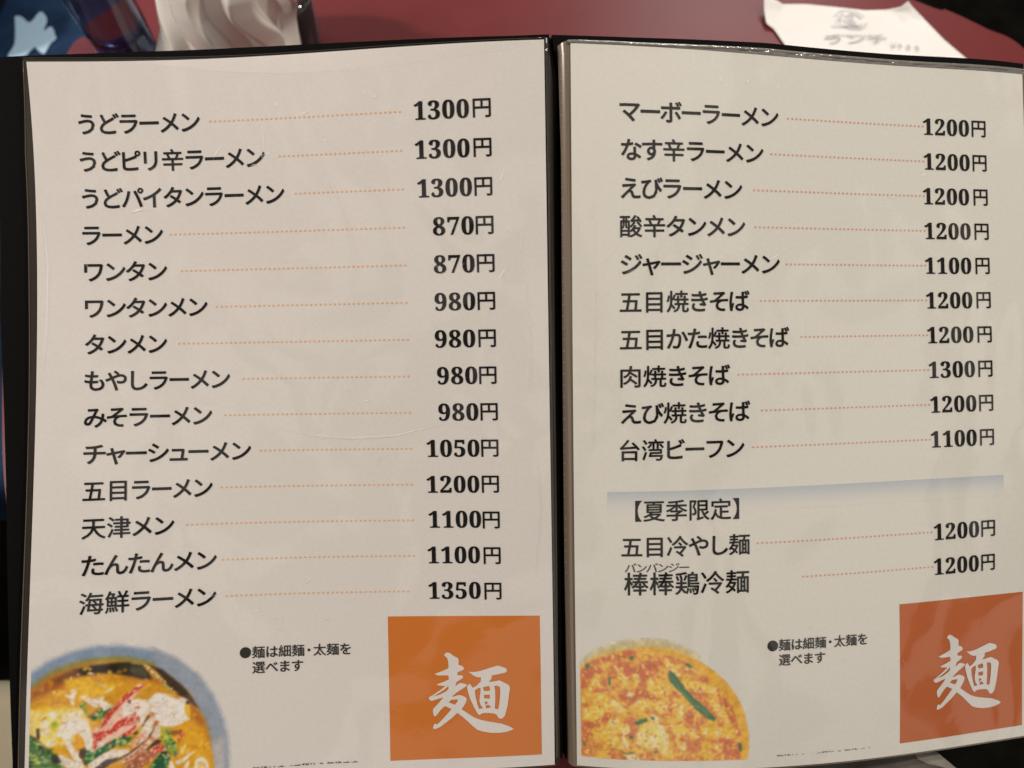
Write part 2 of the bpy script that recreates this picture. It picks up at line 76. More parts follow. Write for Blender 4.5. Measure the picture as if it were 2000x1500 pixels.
FOOD_L=[[[[1.38,245.36],[8.14,241.24],[15.28,238.83],[24.45,237.42],[33.87,237.97],[44.48,240.7],[53.12,244.68],[61.89,251.75],[68.53,261.36],[72.58,271.79],[74.21,280.96],[74.64,289.99],[74.28,298.68],[0.48,288.92],[-0.5,246.29]],[112,130,152],1.5,0.015],[[[45.44,239.34],[53.12,244.68],[61.89,251.75],[68.53,261.36],[72.58,271.79],[74.21,280.96],[74.68,298.72],[68.48,298.11],[67.38,278.31],[65.15,270.13],[59.73,260.64],[53.18,253.32],[46.67,247.23]],[128,138,152],2.0,0.015],[[[72.59,278.16],[74.68,298.72],[68.48,298.11],[67.79,279.78]],[160,158,160],2.5,0.015],[[[1.0,250.37],[8.25,245.39],[15.37,243.02],[22.68,241.97],[31.09,241.98],[37.75,243.19],[45.49,245.5],[46.68,248.05],[34.92,244.97],[22.73,244.58],[15.44,246.0],[8.32,248.35],[1.06,252.91]],[125,118,62],1.1,0.05],[[[1.4,252.56],[8.3,247.76],[15.42,245.41],[22.72,243.98],[30.17,243.71],[34.91,244.56],[41.25,246.35],[46.68,248.05],[53.18,253.32],[59.73,260.64],[65.15,270.13],[67.38,278.31],[68.62,286.98],[69.03,290.07],[68.87,298.15],[0.48,288.92]],[184,134,38],0.9,0.1],[[[1.41,252.95],[8.31,248.15],[15.43,245.8],[22.73,244.58],[26.48,247.37],[17.32,249.39],[11.08,252.61],[1.49,255.88]],[140,72,26],2.0,0.08],[[[35.9,247.89],[49.46,253.61],[59.74,261.05],[65.15,270.54],[67.38,278.31],[64.99,279.52],[61.36,268.98],[55.37,258.22],[43.63,253.08],[34.05,251.15]],[150,92,40],2.0,0.08],[[[54.46,268.34],[65.36,273.43],[68.23,289.99],[61.49,289.32],[57.48,278.79],[55.48,274.54]],[196,146,38],2.0,0.06],[[[16.34,246.1],[22.73,244.98],[30.18,244.62],[36.82,245.14],[36.89,250.21],[30.25,248.86],[24.64,247.98],[20.04,248.49],[17.29,247.99]],[34,29,20],0.9,0.1],[[[8.34,249.33],[13.65,246.99],[17.25,246.0],[19.12,248.19],[14.6,249.28],[11.04,250.44]],[96,62,36],1.3,0.05],[[[32.3,244.72],[35.22,245.11],[41.34,246.55],[44.14,250.28],[45.01,252.37],[40.98,252.0],[37.18,250.53],[32.36,249.17]],[46,40,30],0.8,0.06],[[[37.13,246.73],[41.35,247.12],[43.29,250.2],[43.09,251.53],[38.22,250.18],[36.52,248.68]],[70,68,54],0.9,0.05],[[[43.25,246.39],[48.83,248.89],[53.17,252.86],[55.35,254.85],[58.63,258.29],[60.83,261.86],[62.6,265.4],[60.84,264.12],[58.65,261.68],[55.38,259.93],[52.12,256.83],[49.29,252.98],[46.7,249.61]],[58,44,32],0.7,0.08],[[[41.34,246.11],[43.47,246.85],[45.84,249.31],[47.56,251.03],[49.29,252.98],[51.04,255.83],[53.2,257.6],[55.16,258.89],[53.21,258.39],[50.61,256.92],[48.67,254.95],[47.36,252.58],[45.42,250.84],[44.14,249.6],[42.84,247.92]],[158,145,76],0.45,0.06],[[[12.81,249.47],[16.41,249.28],[21.89,249.29],[23.78,252.09],[27.5,252.49],[31.26,253.89],[30.37,256.8],[26.65,257.4],[22.96,257.58],[17.48,257.33],[15.61,254.14],[13.4,251.9]],[200,158,40],1.3,0.12],[[[3.31,259.43],[7.15,258.97],[13.92,259.45],[18.46,261.0],[19.43,264.48],[5.16,263.76],[1.96,261.18]],[205,168,60],1.2,0.12],[[[20.58,247.75],[21.49,247.25],[23.34,247.85],[24.29,249.15],[23.74,249.69],[22.8,248.59]],[150,125,96],0.3,0.0],[[[17.28,247.6],[18.01,247.48],[18.21,248.29],[17.67,248.43]],[200,180,150],0.2,0.0],[[[24.35,252.55],[26.19,252.15],[28.08,253.55],[28.84,254.84],[27.34,254.07],[25.65,252.89]],[190,170,110],0.3,0.0],[[[27.18,255.46],[28.84,254.64],[31.07,253.87],[30.34,255.0],[28.86,256.04],[27.74,256.12]],[200,184,150],0.3,0.0],[[[15.24,253.7],[16.68,253.47],[17.61,254.77],[16.74,256.45],[16.77,257.83],[16.63,259.99],[15.53,259.06],[14.94,257.02],[13.48,255.86],[13.29,255.04],[15.28,255.68]],[210,198,186],0.4,0.04],[[[19.1,256.53],[20.37,256.28],[21.86,257.45],[23.52,257.84],[25.36,257.85],[26.28,257.15],[27.4,257.68],[27.05,259.04],[28.55,260.2],[30.05,260.77],[29.33,262.29],[26.75,263.39],[26.35,261.35],[23.39,261.2],[21.71,259.61],[20.23,258.25]],[210,198,186],0.4,0.04],[[[18.43,259.62],[19.87,259.0],[21.16,259.55],[19.9,260.39],[21.22,262.53],[21.05,263.5],[19.96,263.76],[19.74,261.56]],[90,132,48],0.4,0.1],[[[23.08,264.54],[24.89,262.57],[26.73,261.99],[26.76,263.78],[28.96,262.25],[30.43,261.01],[30.45,262.22],[28.61,263.6],[27.52,265.47],[24.03,266.24],[21.26,264.71]],[38,84,56],0.5,0.12],[[[23.61,263.41],[25.43,261.64],[25.99,262.5],[24.92,264.36],[22.17,264.82],[20.35,264.79]],[130,96,52],0.5,0.1],[[[0.84,259.34],[5.81,260.84],[10.99,260.71],[19.51,261.37],[22.49,267.14],[21.63,273.25],[15.02,274.41],[7.57,274.57],[4.76,271.7],[1.23,268.33]],[206,186,110],0.9,0.16],[[[1.28,270.37],[4.4,271.65],[6.1,274.34],[9.44,275.66],[9.85,277.76],[12.13,280.14],[13.31,283.59],[1.15,281.68]],[70,104,58],0.9,0.22],[[[1.4,276.06],[3.97,277.47],[5.46,279.13],[4.58,280.61],[2.2,279.83],[1.25,277.65]],[150,160,88],0.8,0.1],[[[6.18,278.43],[8.78,279.64],[8.8,280.87],[6.4,280.29]],[140,160,130],0.5,0.1],[[[1.43,269.17],[3.45,270.29],[3.85,271.77],[1.68,272.25]],[26,50,40],0.6,0.0],[[[3.57,267.05],[4.66,266.8],[4.91,270.1],[4.58,271.68],[3.83,270.75]],[64,48,36],0.4,0.0],[[[4.4,271.85],[6.27,273.56],[6.52,277.26],[5.83,279.19],[5.22,276.04]],[50,56,46],0.6,0.0],[[[8.73,277.19],[11.34,277.98],[12.13,280.35],[11.79,281.93],[9.54,280.98],[9.13,278.88]],[58,54,52],0.6,0.08],[[[7.67,261.71],[8.76,260.83],[10.67,262.93],[9.95,264.06],[8.45,263.24]],[214,204,194],0.45,0.03],[[[5.18,265.45],[6.43,264.2],[8.49,265.3],[7.79,267.25],[5.57,266.73]],[214,204,194],0.45,0.03],[[[5.24,268.52],[7.43,267.81],[8.57,268.99],[7.1,269.6],[5.27,269.54]],[214,204,194],0.45,0.03],[[[12.18,263.95],[14.41,262.59],[16.67,262.26],[19.72,262.23],[19.74,263.47],[17.84,263.65],[14.81,263.88],[12.57,264.41]],[214,204,194],0.45,0.03],[[[6.43,272.77],[8.63,272.27],[10.11,272.08],[9.78,274.07],[7.94,274.42]],[214,204,194],0.45,0.03],[[[8.5,265.91],[9.96,264.68],[11.1,265.66],[10.95,267.28],[9.67,268.33],[8.55,267.97]],[168,172,36],0.5,0.08],[[[5.14,263.81],[6.77,262.61],[6.97,263.45],[5.52,264.27]],[170,120,50],0.3,0.0],[[[11.0,269.74],[11.51,267.77],[12.96,265.29],[14.83,264.5],[17.46,264.02],[19.77,264.93],[21.72,267.04],[22.72,269.66],[23.35,272.64],[23.77,275.18],[23.83,278.71],[23.74,285.1],[22.01,284.86],[21.94,280.52],[21.13,277.31],[20.51,274.34],[19.13,271.67],[17.21,270.59],[14.98,272.35],[13.11,272.91],[11.21,271.0]],[205,198,188],0.4,0.03],[[[13.48,272.55],[15.35,272.4],[16.54,275.45],[18.11,278.55],[19.48,281.21],[20.47,283.41],[21.06,284.73],[18.2,284.32],[17.02,281.27],[15.84,278.64],[14.28,275.54]],[205,198,192],0.35,0.03],[[[11.16,277.95],[13.21,278.05],[15.11,279.76],[17.02,281.27],[18.58,284.37],[15.18,283.87],[12.91,282.31],[11.77,281.32],[12.31,279.97]],[206,200,194],0.4,0.03],[[[10.15,274.13],[11.65,274.75],[14.32,277.6],[15.47,278.58],[16.83,281.04],[14.35,279.04],[11.33,277.37],[9.46,276.68]],[196,148,42],0.4,0.12],[[[17.22,271.01],[18.35,270.75],[19.91,273.02],[20.53,275.58],[20.36,276.8],[18.48,278.19],[17.12,276.35],[17.28,274.31]],[204,146,46],0.4,0.14],[[[18.84,277.0],[20.73,276.43],[21.34,278.58],[21.76,280.7],[21.8,283.6],[20.45,282.58],[19.08,280.12],[18.1,278.34]],[78,58,48],0.4,0.1],[[[10.85,271.77],[12.33,271.16],[13.11,272.91],[11.63,273.52]],[206,160,52],0.4,0.0],[[[23.3,269.73],[25.99,269.03],[27.49,265.66],[30.56,262.25],[34.08,260.11],[39.02,256.81],[39.83,257.53],[36.08,261.17],[42.08,260.94],[42.17,269.42],[36.25,274.23],[30.4,277.7],[25.56,278.53],[23.82,278.09]],[206,168,150],0.4,0.18],[[[26.0,269.65],[27.12,267.08],[28.63,263.7],[30.75,261.85],[32.89,259.77],[35.82,256.91],[39.21,256.41],[37.24,258.33],[34.09,260.95],[32.15,263.06],[30.21,265.14],[28.31,268.47],[27.17,270.21]],[168,52,42],0.3,0.15],[[[23.52,271.42],[26.41,270.95],[30.3,270.59],[31.83,268.26],[35.15,266.33],[37.12,265.29],[39.3,264.04],[38.53,266.5],[36.17,267.92],[33.43,270.13],[31.1,272.15],[27.61,273.18],[26.08,274.65],[23.95,274.38]],[168,52,42],0.35,0.2],[[[23.58,274.74],[25.11,274.53],[24.96,277.0],[24.01,277.91]],[168,52,42],0.4,0.15],[[[31.54,275.34],[34.26,273.16],[37.2,271.4],[39.17,269.73],[39.39,271.23],[36.24,273.81],[33.31,275.76],[31.94,276.22]],[168,52,42],0.35,0.2],[[[27.65,276.1],[30.36,275.19],[31.16,276.54],[29.23,277.55],[27.86,277.37]],[166,58,46],0.3,0.2],[[[24.94,275.75],[26.28,274.89],[27.65,275.89],[27.68,277.97],[25.74,277.93]],[196,196,186],0.35,0.0],[[[35.39,257.67],[38.29,255.53],[41.01,254.46],[42.48,253.93],[41.02,255.57],[39.35,256.75],[36.85,258.05]],[164,44,40],0.3,0.0],[[[38.9,254.48],[40.37,254.06],[41.64,254.52],[41.01,254.79],[39.33,254.85]],[220,210,200],0.25,0.0],[[[34.19,261.53],[37.5,259.89],[40.86,260.01],[44.25,261.02],[44.29,264.8],[41.18,270.02],[34.3,269.25]],[206,198,190],0.4,0.06],[[[38.38,263.08],[40.47,262.63],[40.48,263.52],[38.81,264.01]],[184,88,48],0.25,0.1],[[[36.04,259.96],[37.09,259.95],[36.89,261.37],[36.27,261.09]],[110,40,44],0.2,0.0],[[[34.27,267.05],[36.74,265.78],[39.24,264.72],[39.04,266.03],[40.74,267.54],[40.54,269.07],[37.42,269.6],[33.48,269.81]],[178,70,54],0.3,0.3],[[[43.19,260.91],[45.08,259.31],[47.2,257.95],[51.06,258.98],[54.3,260.39],[57.12,260.87],[58.43,261.88],[57.79,263.4],[57.37,265.62],[58.25,267.94],[59.78,269.88],[57.62,270.57],[55.03,271.67],[52.88,272.13],[49.03,271.52],[46.04,270.09],[44.73,266.85],[43.03,265.78],[45.12,263.33]],[203,197,192],0.4,0.05],[[[51.06,259.31],[54.3,260.39],[56.69,261.06],[54.52,261.2],[52.15,260.42]],[186,140,66],0.3,0.0],[[[58.01,263.87],[59.53,264.01],[59.78,269.2],[58.69,268.43],[57.59,265.86]],[196,160,44],0.4,0.0],[[[58.0,262.3],[59.74,262.67],[59.53,263.56],[58.01,263.42]],[60,50,44],0.3,0.0],[[[43.45,265.16],[45.13,264.44],[44.3,265.69]],[176,160,120],0.3,0.0],[[[44.9,262.64],[47.25,263.76],[49.38,263.08],[47.68,264.03],[45.55,263.59]],[170,158,130],0.2,0.0],[[[47.13,271.01],[48.36,273.04],[48.38,274.32],[47.17,275.88],[42.79,280.03],[38.44,283.29],[34.51,284.68],[34.48,282.38],[37.02,281.02],[40.38,278.91],[43.95,275.95],[45.53,273.59],[45.92,271.51]],[196,180,168],0.3,0.08],[[[42.93,274.99],[45.55,275.28],[46.77,276.26],[43.97,278.48],[40.41,281.43],[36.46,283.67],[34.5,284.47],[34.49,283.01],[38.41,281.19],[40.97,278.77]],[176,92,60],0.5,0.18],[[[42.85,267.38],[45.07,267.82],[45.7,269.8],[45.52,272.32],[44.33,274.3],[42.35,276.61],[39.38,278.79],[36.79,278.07],[37.17,277.27],[38.94,275.38],[40.91,273.08],[41.88,270.45]],[204,192,182],0.35,0.05],[[[40.92,273.92],[43.11,272.69],[41.94,275.72],[38.98,278.75],[36.79,278.07],[38.35,276.15]],[186,130,100],0.6,0.1],[[[41.28,270.8],[42.66,268.42],[43.25,267.21],[44.65,266.3],[45.46,266.59],[43.86,267.7],[42.87,269.07],[41.88,270.87]],[64,50,50],0.25,0.0],[[[44.13,274.49],[45.53,272.74],[45.81,270.66],[46.31,270.71],[45.73,272.98],[44.54,275.17],[41.96,277.62],[39.19,279.61],[37.02,281.02],[34.48,282.38],[34.47,281.75],[36.82,280.37],[39.97,278.44],[42.34,276.19]],[64,50,50],0.25,0.0],[[[46.77,276.26],[48.81,277.11],[48.41,277.92],[45.59,279.08],[43.19,280.5],[40.42,282.48],[39.62,282.38],[42.79,280.03],[45.57,277.4]],[64,50,50],0.25,0.0],[[[43.84,266.21],[45.05,265.49],[47.08,266.54],[46.08,267.29],[44.26,267.31]],[172,120,66],0.3,0.1],[[[45.89,269.18],[47.11,269.09],[48.34,270.07],[47.12,270.58],[46.11,270.9]],[160,96,52],0.3,0.1],[[[33.2,275.54],[35.55,274.36],[37.73,274.4],[37.16,276.01],[35.2,277.46],[33.23,277.63]],[34,92,62],0.4,0.1],[[[39.69,271.68],[41.28,271.01],[41.3,272.28],[40.1,272.78]],[160,160,56],0.3,0.0],[[[38.12,273.19],[39.7,272.31],[39.71,273.37],[38.72,273.68]],[40,40,34],0.3,0.0],[[[20.84,277.27],[23.73,278.49],[28.52,276.21],[31.43,274.7],[34.36,273.38],[35.15,274.1],[33.22,276.38],[29.53,278.42],[25.69,280.62],[22.07,282.81],[20.94,283.27]],[40,92,64],0.4,0.1],[[[22.08,283.22],[25.69,280.62],[30.5,278.54],[36.41,279.07],[37.02,280.39],[34.46,281.33],[30.56,282.29],[26.32,284.63],[22.87,284.98]],[206,198,192],0.35,0.04],[[[23.64,285.09],[28.61,282.04],[34.47,281.54],[34.48,282.38],[29.61,284.25],[27.5,285.62]],[70,62,62],0.3,0.0],[[[34.5,284.47],[38.43,282.87],[42.79,280.45],[44.8,280.26],[46.4,279.17],[49.23,278.43],[50.88,280.72],[47.25,283.06],[44.84,284.47],[42.46,286.29],[41.07,287.37],[36.5,286.8]],[150,92,70],0.4,0.35],[[[45.6,279.51],[48.01,278.51],[50.06,280.0],[48.45,281.72],[46.43,282.13],[45.21,281.15]],[166,56,48],0.35,0.3],[[[44.08,287.74],[46.45,284.24],[49.67,282.49],[52.12,283.18],[51.73,285.25],[51.15,288.56]],[32,78,56],0.4,0.08],[[[49.48,283.53],[52.12,282.97],[51.72,284.2],[50.3,284.46]],[190,196,190],0.3,0.0],[[[47.24,282.64],[50.47,280.89],[52.53,282.8],[50.49,283.0],[47.66,283.95]],[36,44,40],0.35,0.0],[[[48.35,271.77],[51.21,272.49],[52.05,275.12],[53.29,276.95],[53.72,278.69],[51.48,280.15],[49.22,277.37],[48.78,273.93]],[158,168,56],0.4,0.2],[[[49.62,277.41],[52.47,276.86],[53.72,278.69],[54.55,280.9],[55.39,282.68],[53.76,283.78],[52.11,281.49],[50.46,279.62]],[108,140,62],0.4,0.25],[[[52.04,273.63],[54.7,273.69],[55.74,275.07],[53.08,275.65],[52.25,275.14]],[120,86,48],0.4,0.0],[[[55.12,273.94],[56.35,273.64],[57.6,275.25],[56.58,276.43],[55.76,277.84],[54.73,277.31],[55.75,275.92]],[170,70,44],0.35,0.2],[[[52.88,276.48],[54.93,275.84],[54.54,279.2],[53.51,278.25]],[206,160,56],0.4,0.0],[[[55.8,282.09],[57.42,279.49],[58.25,279.15],[58.25,280.43],[57.04,283.7],[56.21,282.98]],[206,180,96],0.35,0.0],[[[54.19,285.94],[57.05,284.98],[59.51,283.11],[61.99,282.51],[59.73,284.41],[57.68,286.32],[55.02,287.3]],[208,200,180],0.35,0.04],[[[61.42,289.67],[61.61,286.72],[62.84,285.14],[64.3,285.07],[65.76,286.07],[66.82,288.09],[67.25,290.26]],[208,200,180],0.35,0.04],[[[51.76,288.63],[52.14,285.3],[52.96,285.81],[54.21,288.9]],[208,200,180],0.35,0.04],[[[57.29,289.24],[58.71,286.21],[59.74,286.32],[58.94,289.41]],[208,200,180],0.35,0.04],[[[62.66,289.8],[62.86,288.12],[64.31,286.78],[65.78,288.41],[65.99,290.14]],[204,176,110],0.5,0.0]]
SOUP_L=[[1.4,252.56],[8.3,247.76],[15.42,245.41],[22.72,243.98],[30.17,243.71],[34.91,244.56],[41.25,246.35],[46.68,248.05],[53.18,253.32],[59.73,260.64],[65.15,270.13],[67.38,278.31],[68.62,286.98],[69.03,290.07],[68.87,298.15],[0.48,288.92]]
SOUP_R=[[1.77,252.28],[11.02,247.93],[22.36,244.91],[31.4,246.06],[40.45,247.52],[47.26,250.9],[54.09,256.18],[60.03,262.42],[65.09,269.14],[67.85,276.75],[69.48,284.82],[69.25,292.91],[41.69,293.68],[22.1,293.76],[1.88,292.51]]
FOOD_R=[[[[1.87,251.32],[5.56,247.85],[10.14,244.87],[15.59,242.64],[22.39,241.3],[29.17,240.81],[35.95,241.22],[41.38,242.64],[46.37,244.82],[50.91,248.17],[44.99,248.06],[31.4,246.53],[17.82,247.56],[8.73,250.13]],[176,166,122],1.9,0.0],[[[1.77,252.28],[6.46,249.49],[11.02,247.32],[17.84,245.44],[24.63,244.19],[31.41,243.95],[38.2,244.7],[45.0,246.66],[51.82,250.06],[57.76,254.41],[63.26,259.72],[67.87,266.43],[70.64,273.1],[72.27,281.64],[72.5,287.31],[71.81,293.01],[41.69,293.68],[22.1,293.76],[1.88,292.51]],[200,154,62],0.7,0.08],[[[2.34,250.82],[11.02,247.93],[22.37,244.77],[26.43,245.36],[21.89,248.45],[13.27,250.01],[5.52,252.14]],[176,94,70],0.7,0.22],[[[14.62,251.88],[18.71,250.38],[23.68,253.14],[29.12,250.28],[34.1,250.75],[34.99,253.57],[31.35,257.33],[27.72,259.24],[25.93,255.48],[22.29,258.36],[18.68,255.58],[15.97,253.74]],[176,94,70],0.7,0.22],[[[1.84,254.19],[5.52,252.14],[9.6,253.91],[11.86,255.75],[7.75,257.79],[4.05,261.78],[1.95,264.77]],[176,94,70],0.7,0.22],[[[8.18,260.65],[13.18,261.43],[14.08,263.31],[9.52,263.47]],[176,94,70],0.7,0.22],[[[23.17,262.62],[28.17,261.13],[31.32,264.41],[35.85,265.81],[33.13,267.71],[26.78,265.4],[24.05,268.3],[18.6,267.0],[17.71,265.11]],[176,94,70],0.7,0.22],[[[3.89,277.27],[9.42,275.02],[14.01,272.89],[15.83,273.78],[9.4,277.44],[5.69,281.05],[4.73,285.51],[2.39,288.13],[2.02,279.83]],[176,94,70],0.7,0.22],[[[44.92,272.92],[49.02,272.49],[50.84,276.29],[49.47,278.16],[45.37,276.23]],[176,94,70],0.7,0.22],[[[36.38,246.08],[42.72,247.55],[44.99,249.92],[41.35,250.81],[36.83,247.49]],[176,94,70],0.7,0.22],[[[58.65,264.72],[62.33,266.23],[65.09,270.54],[67.85,277.69],[69.24,284.34],[66.92,282.37],[64.16,275.21]],[176,94,70],0.7,0.22],[[[56.32,284.42],[63.23,282.71],[67.85,287.12],[69.25,292.86],[57.7,292.5],[60.46,288.3]],[176,94,70],0.7,0.22],[[[40.78,291.4],[47.17,290.45],[49.45,292.37],[43.97,293.53]],[176,94,70],0.7,0.22],[[[11.6,289.45],[15.73,288.74],[18.46,291.51],[14.79,292.67]],[176,94,70],0.7,0.22],[[[1.92,289.16],[5.64,287.4],[6.52,291.75],[2.12,292.35]],[176,94,70],0.7,0.22],[[[34.92,273.38],[39.01,271.48],[40.83,272.9],[37.64,274.79]],[176,94,70],0.7,0.22],[[[47.68,264.95],[51.78,264.55],[56.34,270.75],[55.88,272.62],[50.86,267.82]],[176,94,70],0.7,0.22],[[[33.66,246.53],[37.73,248.9],[41.8,253.62],[44.97,257.41],[42.24,256.44],[37.72,251.71]],[208,172,72],0.55,0.16],[[[15.98,251.85],[18.69,253.69],[21.39,257.43],[21.36,261.22],[19.09,262.22],[17.76,257.5]],[208,172,72],0.55,0.16],[[[23.21,255.51],[26.38,255.48],[25.45,259.27],[24.08,261.18],[23.65,258.34]],[208,172,72],0.55,0.16],[[[8.22,255.86],[10.49,256.27],[6.32,263.6],[3.06,268.58],[1.91,268.64],[4.97,261.74]],[208,172,72],0.55,0.16],[[[8.14,264.0],[11.79,264.34],[17.69,267.98],[21.3,271.7],[19.47,273.18],[14.02,270.97],[9.48,268.27]],[208,172,72],0.55,0.16],[[[2.57,271.51],[7.64,268.83],[12.2,271.04],[11.26,273.97],[6.65,277.1],[3.45,275.35]],[208,172,72],0.55,0.16],[[[29.08,258.29],[33.62,256.86],[38.15,259.22],[39.5,262.99],[35.86,265.34],[30.42,263.47]],[208,172,72],0.55,0.16],[[[44.96,258.34],[49.52,258.42],[55.45,261.35],[58.66,261.44],[58.19,264.7],[51.33,263.14],[46.32,262.11]],[208,172,72],0.55,0.16],[[[54.06,266.01],[58.64,268.0],[63.24,272.83],[63.23,276.59],[58.63,272.69]],[208,172,72],0.55,0.16],[[[25.88,265.42],[31.31,267.72],[29.48,271.54],[25.85,270.64]],[208,172,72],0.55,0.16],[[[51.3,278.18],[56.33,278.28],[63.23,278.94],[67.39,280.5],[64.15,283.68],[57.7,282.09],[52.2,281.5]],[208,172,72],0.55,0.16],[[[6.62,280.51],[13.06,278.23],[19.45,276.53],[22.17,280.28],[13.94,283.02],[8.43,284.29]],[208,172,72],0.55,0.16],[[[10.27,283.69],[15.77,282.45],[19.41,285.19],[20.3,289.01],[15.74,287.28],[11.62,287.02]],[208,172,72],0.55,0.16],[[[39.45,277.63],[44.0,277.16],[47.18,280.02],[43.99,282.84],[39.9,280.94]],[208,172,72],0.55,0.16],[[[33.13,266.76],[36.76,267.7],[38.56,270.53],[34.92,272.43],[32.66,270.55]],[208,172,72],0.55,0.16],[[[57.7,285.86],[61.38,285.49],[60.46,289.72],[57.7,288.23]],[208,172,72],0.55,0.16],[[[39.03,266.28],[44.03,265.84],[49.04,266.85],[47.67,268.0],[41.3,267.71]],[208,172,72],0.55,0.16],[[[13.07,276.3],[15.82,274.74],[18.09,275.62],[16.25,279.05],[13.51,278.21]],[206,192,130],0.45,0.06],[[[13.59,267.15],[16.32,267.54],[20.4,271.24],[19.48,272.23],[14.94,269.5]],[206,192,130],0.45,0.06],[[[21.81,263.12],[24.07,264.02],[23.15,265.94],[20.89,265.04]],[206,192,130],0.45,0.06],[[[42.66,269.13],[44.93,268.68],[44.92,273.39],[42.64,274.32]],[206,192,130],0.45,0.06],[[[25.02,255.96],[26.38,255.95],[25.91,258.79],[24.55,258.33]],[206,192,130],0.45,0.06],[[[55.9,262.3],[58.66,261.91],[58.19,263.3],[56.36,263.25]],[206,192,130],0.45,0.06],[[[43.53,285.21],[45.81,284.75],[45.34,289.02],[43.52,288.54]],[206,192,130],0.45,0.06],[[[57.7,280.67],[60.46,279.33],[60.0,280.73],[58.16,281.62]],[206,192,130],0.45,0.06],[[[47.64,279.55],[49.01,279.57],[48.55,281.93],[47.18,281.44]],[206,192,130],0.45,0.06],[[[18.53,278.49],[22.18,277.89],[22.16,281.24],[19.42,282.3]],[206,192,130],0.45,0.06],[[[24.89,281.64],[29.0,276.77],[34.0,276.71],[37.17,279.53],[38.52,285.7],[38.05,291.42],[33.96,288.13],[28.5,287.77],[24.87,285.47]],[204,190,110],0.9,0.16],[[[34.0,277.18],[35.81,277.64],[38.07,283.33],[38.51,288.08],[36.69,287.62],[35.35,281.92]],[208,202,164],0.4,0.05],[[[26.71,281.11],[28.07,281.56],[30.33,285.34],[29.42,285.83]],[208,202,164],0.4,0.05],[[[31.29,272.46],[34.01,273.86],[34.45,276.7],[31.28,275.79]],[208,202,164],0.4,0.05],[[[19.42,282.3],[21.23,285.12],[22.12,288.93],[21.21,288.97],[19.41,285.19]],[208,202,164],0.4,0.05],[[[20.29,290.94],[23.94,290.31],[27.57,293.56],[22.1,293.76]],[208,202,164],0.4,0.05],[[[30.35,281.99],[33.98,283.37],[33.05,288.15],[31.24,286.27]],[208,202,164],0.4,0.05],[[[39.53,253.6],[41.79,256.43],[44.95,261.16],[49.04,265.91],[54.05,270.23],[58.17,274.79],[57.25,275.95],[53.59,273.98],[48.58,269.19],[44.04,263.96],[39.51,259.23],[38.25,256.17]],[58,98,72],0.3,0.12],[[[4.16,251.47],[5.08,250.72],[5.74,252.61],[4.81,254.08],[3.92,252.68]],[58,98,72],0.3,0.12],[[[22.35,247.97],[24.16,247.86],[23.47,249.38],[22.11,248.92]],[58,98,72],0.3,0.12],[[[45.44,250.63],[47.03,251.13],[48.39,253.02],[47.71,253.24],[46.12,251.81]],[58,98,72],0.3,0.12],[[[13.44,257.61],[14.35,257.11],[14.19,260.45],[13.42,259.99]],[58,98,72],0.3,0.12],[[[24.37,276.87],[26.74,275.15],[29.47,274.39],[29.69,275.81],[25.82,277.79]],[58,98,72],0.3,0.12],[[[31.29,273.89],[32.42,273.87],[32.42,275.3],[31.28,275.31]],[58,98,72],0.3,0.12],[[[67.39,285.69],[69.01,286.22],[69.71,289.09],[68.55,289.51]],[58,98,72],0.3,0.12],[[[22.61,282.19],[23.75,282.63],[23.51,283.84],[22.38,283.63]],[58,98,72],0.3,0.12],[[[18.01,289.59],[21.2,290.18],[24.85,289.7],[21.2,290.66]],[58,98,72],0.3,0.12],[[[32.37,289.12],[33.73,288.86],[33.27,290.06]],[58,98,72],0.3,0.12],[[[2.41,286.66],[3.8,286.06],[3.32,288.06]],[58,98,72],0.3,0.12],[[[48.36,265.9],[44.03,266.08],[43.8,267.02],[47.67,267.77],[48.58,268.02],[49.04,266.85]],[206,158,64],0.3,0.0],[[[38.84,255.47],[44.04,262.55],[49.04,267.79],[55.42,273.08],[54.96,273.54],[48.12,267.77],[43.58,263.49]],[80,118,96],0.3,0.0]]
FOOD_R_CLIP=[[1.77,252.28],[6.46,249.49],[11.02,247.32],[17.84,245.44],[24.63,244.19],[31.41,243.95],[38.2,244.7],[45.0,246.66],[51.82,250.06],[57.76,254.41],[63.26,259.72],[67.87,266.43],[70.64,273.1],[72.27,281.64],[72.5,287.31],[71.81,293.01],[41.69,293.68],[22.1,293.76],[1.88,292.51]]
ROW_L=[[[18.71,68.59],73.14,152.39,158.24,188.63],[[18.4,95.41],101.69,152.38,158.12,188.54],[[18.62,102.96],107.82,152.44,158.62,188.49],[[18.2,50.93],54.27,152.33,164.35,188.6],[[18.57,52.1],58.29,152.34,164.27,188.67],[[18.66,68.51],72.52,152.31,164.12,188.57],[[18.57,51.25],56.32,152.36,163.73,188.52],[[18.38,77.01],82.79,152.18,164.2,188.45],[[18.28,69.16],74.67,152.21,164.28,188.63],[[18.25,84.95],89.0,152.27,158.97,188.58],[[18.08,68.81],72.57,152.1,158.56,188.48],[[17.97,53.24],58.41,152.13,159.02,188.51],[[18.25,70.12],72.72,152.23,158.22,188.59],[[17.63,69.81],74.02,149.41,158.21,188.63]]
ROW_R=[[[19.57,88.01],92.57,157.75,158.05,189.28],[[20.06,80.73],84.46,157.68,158.04,189.38],[[19.84,70.93],76.38,157.51,157.23,189.42],[[19.34,72.02],76.71,157.45,157.56,189.42],[[19.68,87.35],90.64,157.37,157.36,189.39],[[19.2,73.57],78.74,157.34,157.41,189.39],[[19.14,91.19],96.94,157.36,157.45,189.42],[[19.29,64.77],68.54,157.35,157.74,189.35],[[19.44,73.43],78.72,157.39,158.05,189.35],[[18.96,70.73],74.67,157.33,157.87,189.43],[None,76.39,157.07,158.38,189.44],[None,96.02,157.2,158.08,189.25]]

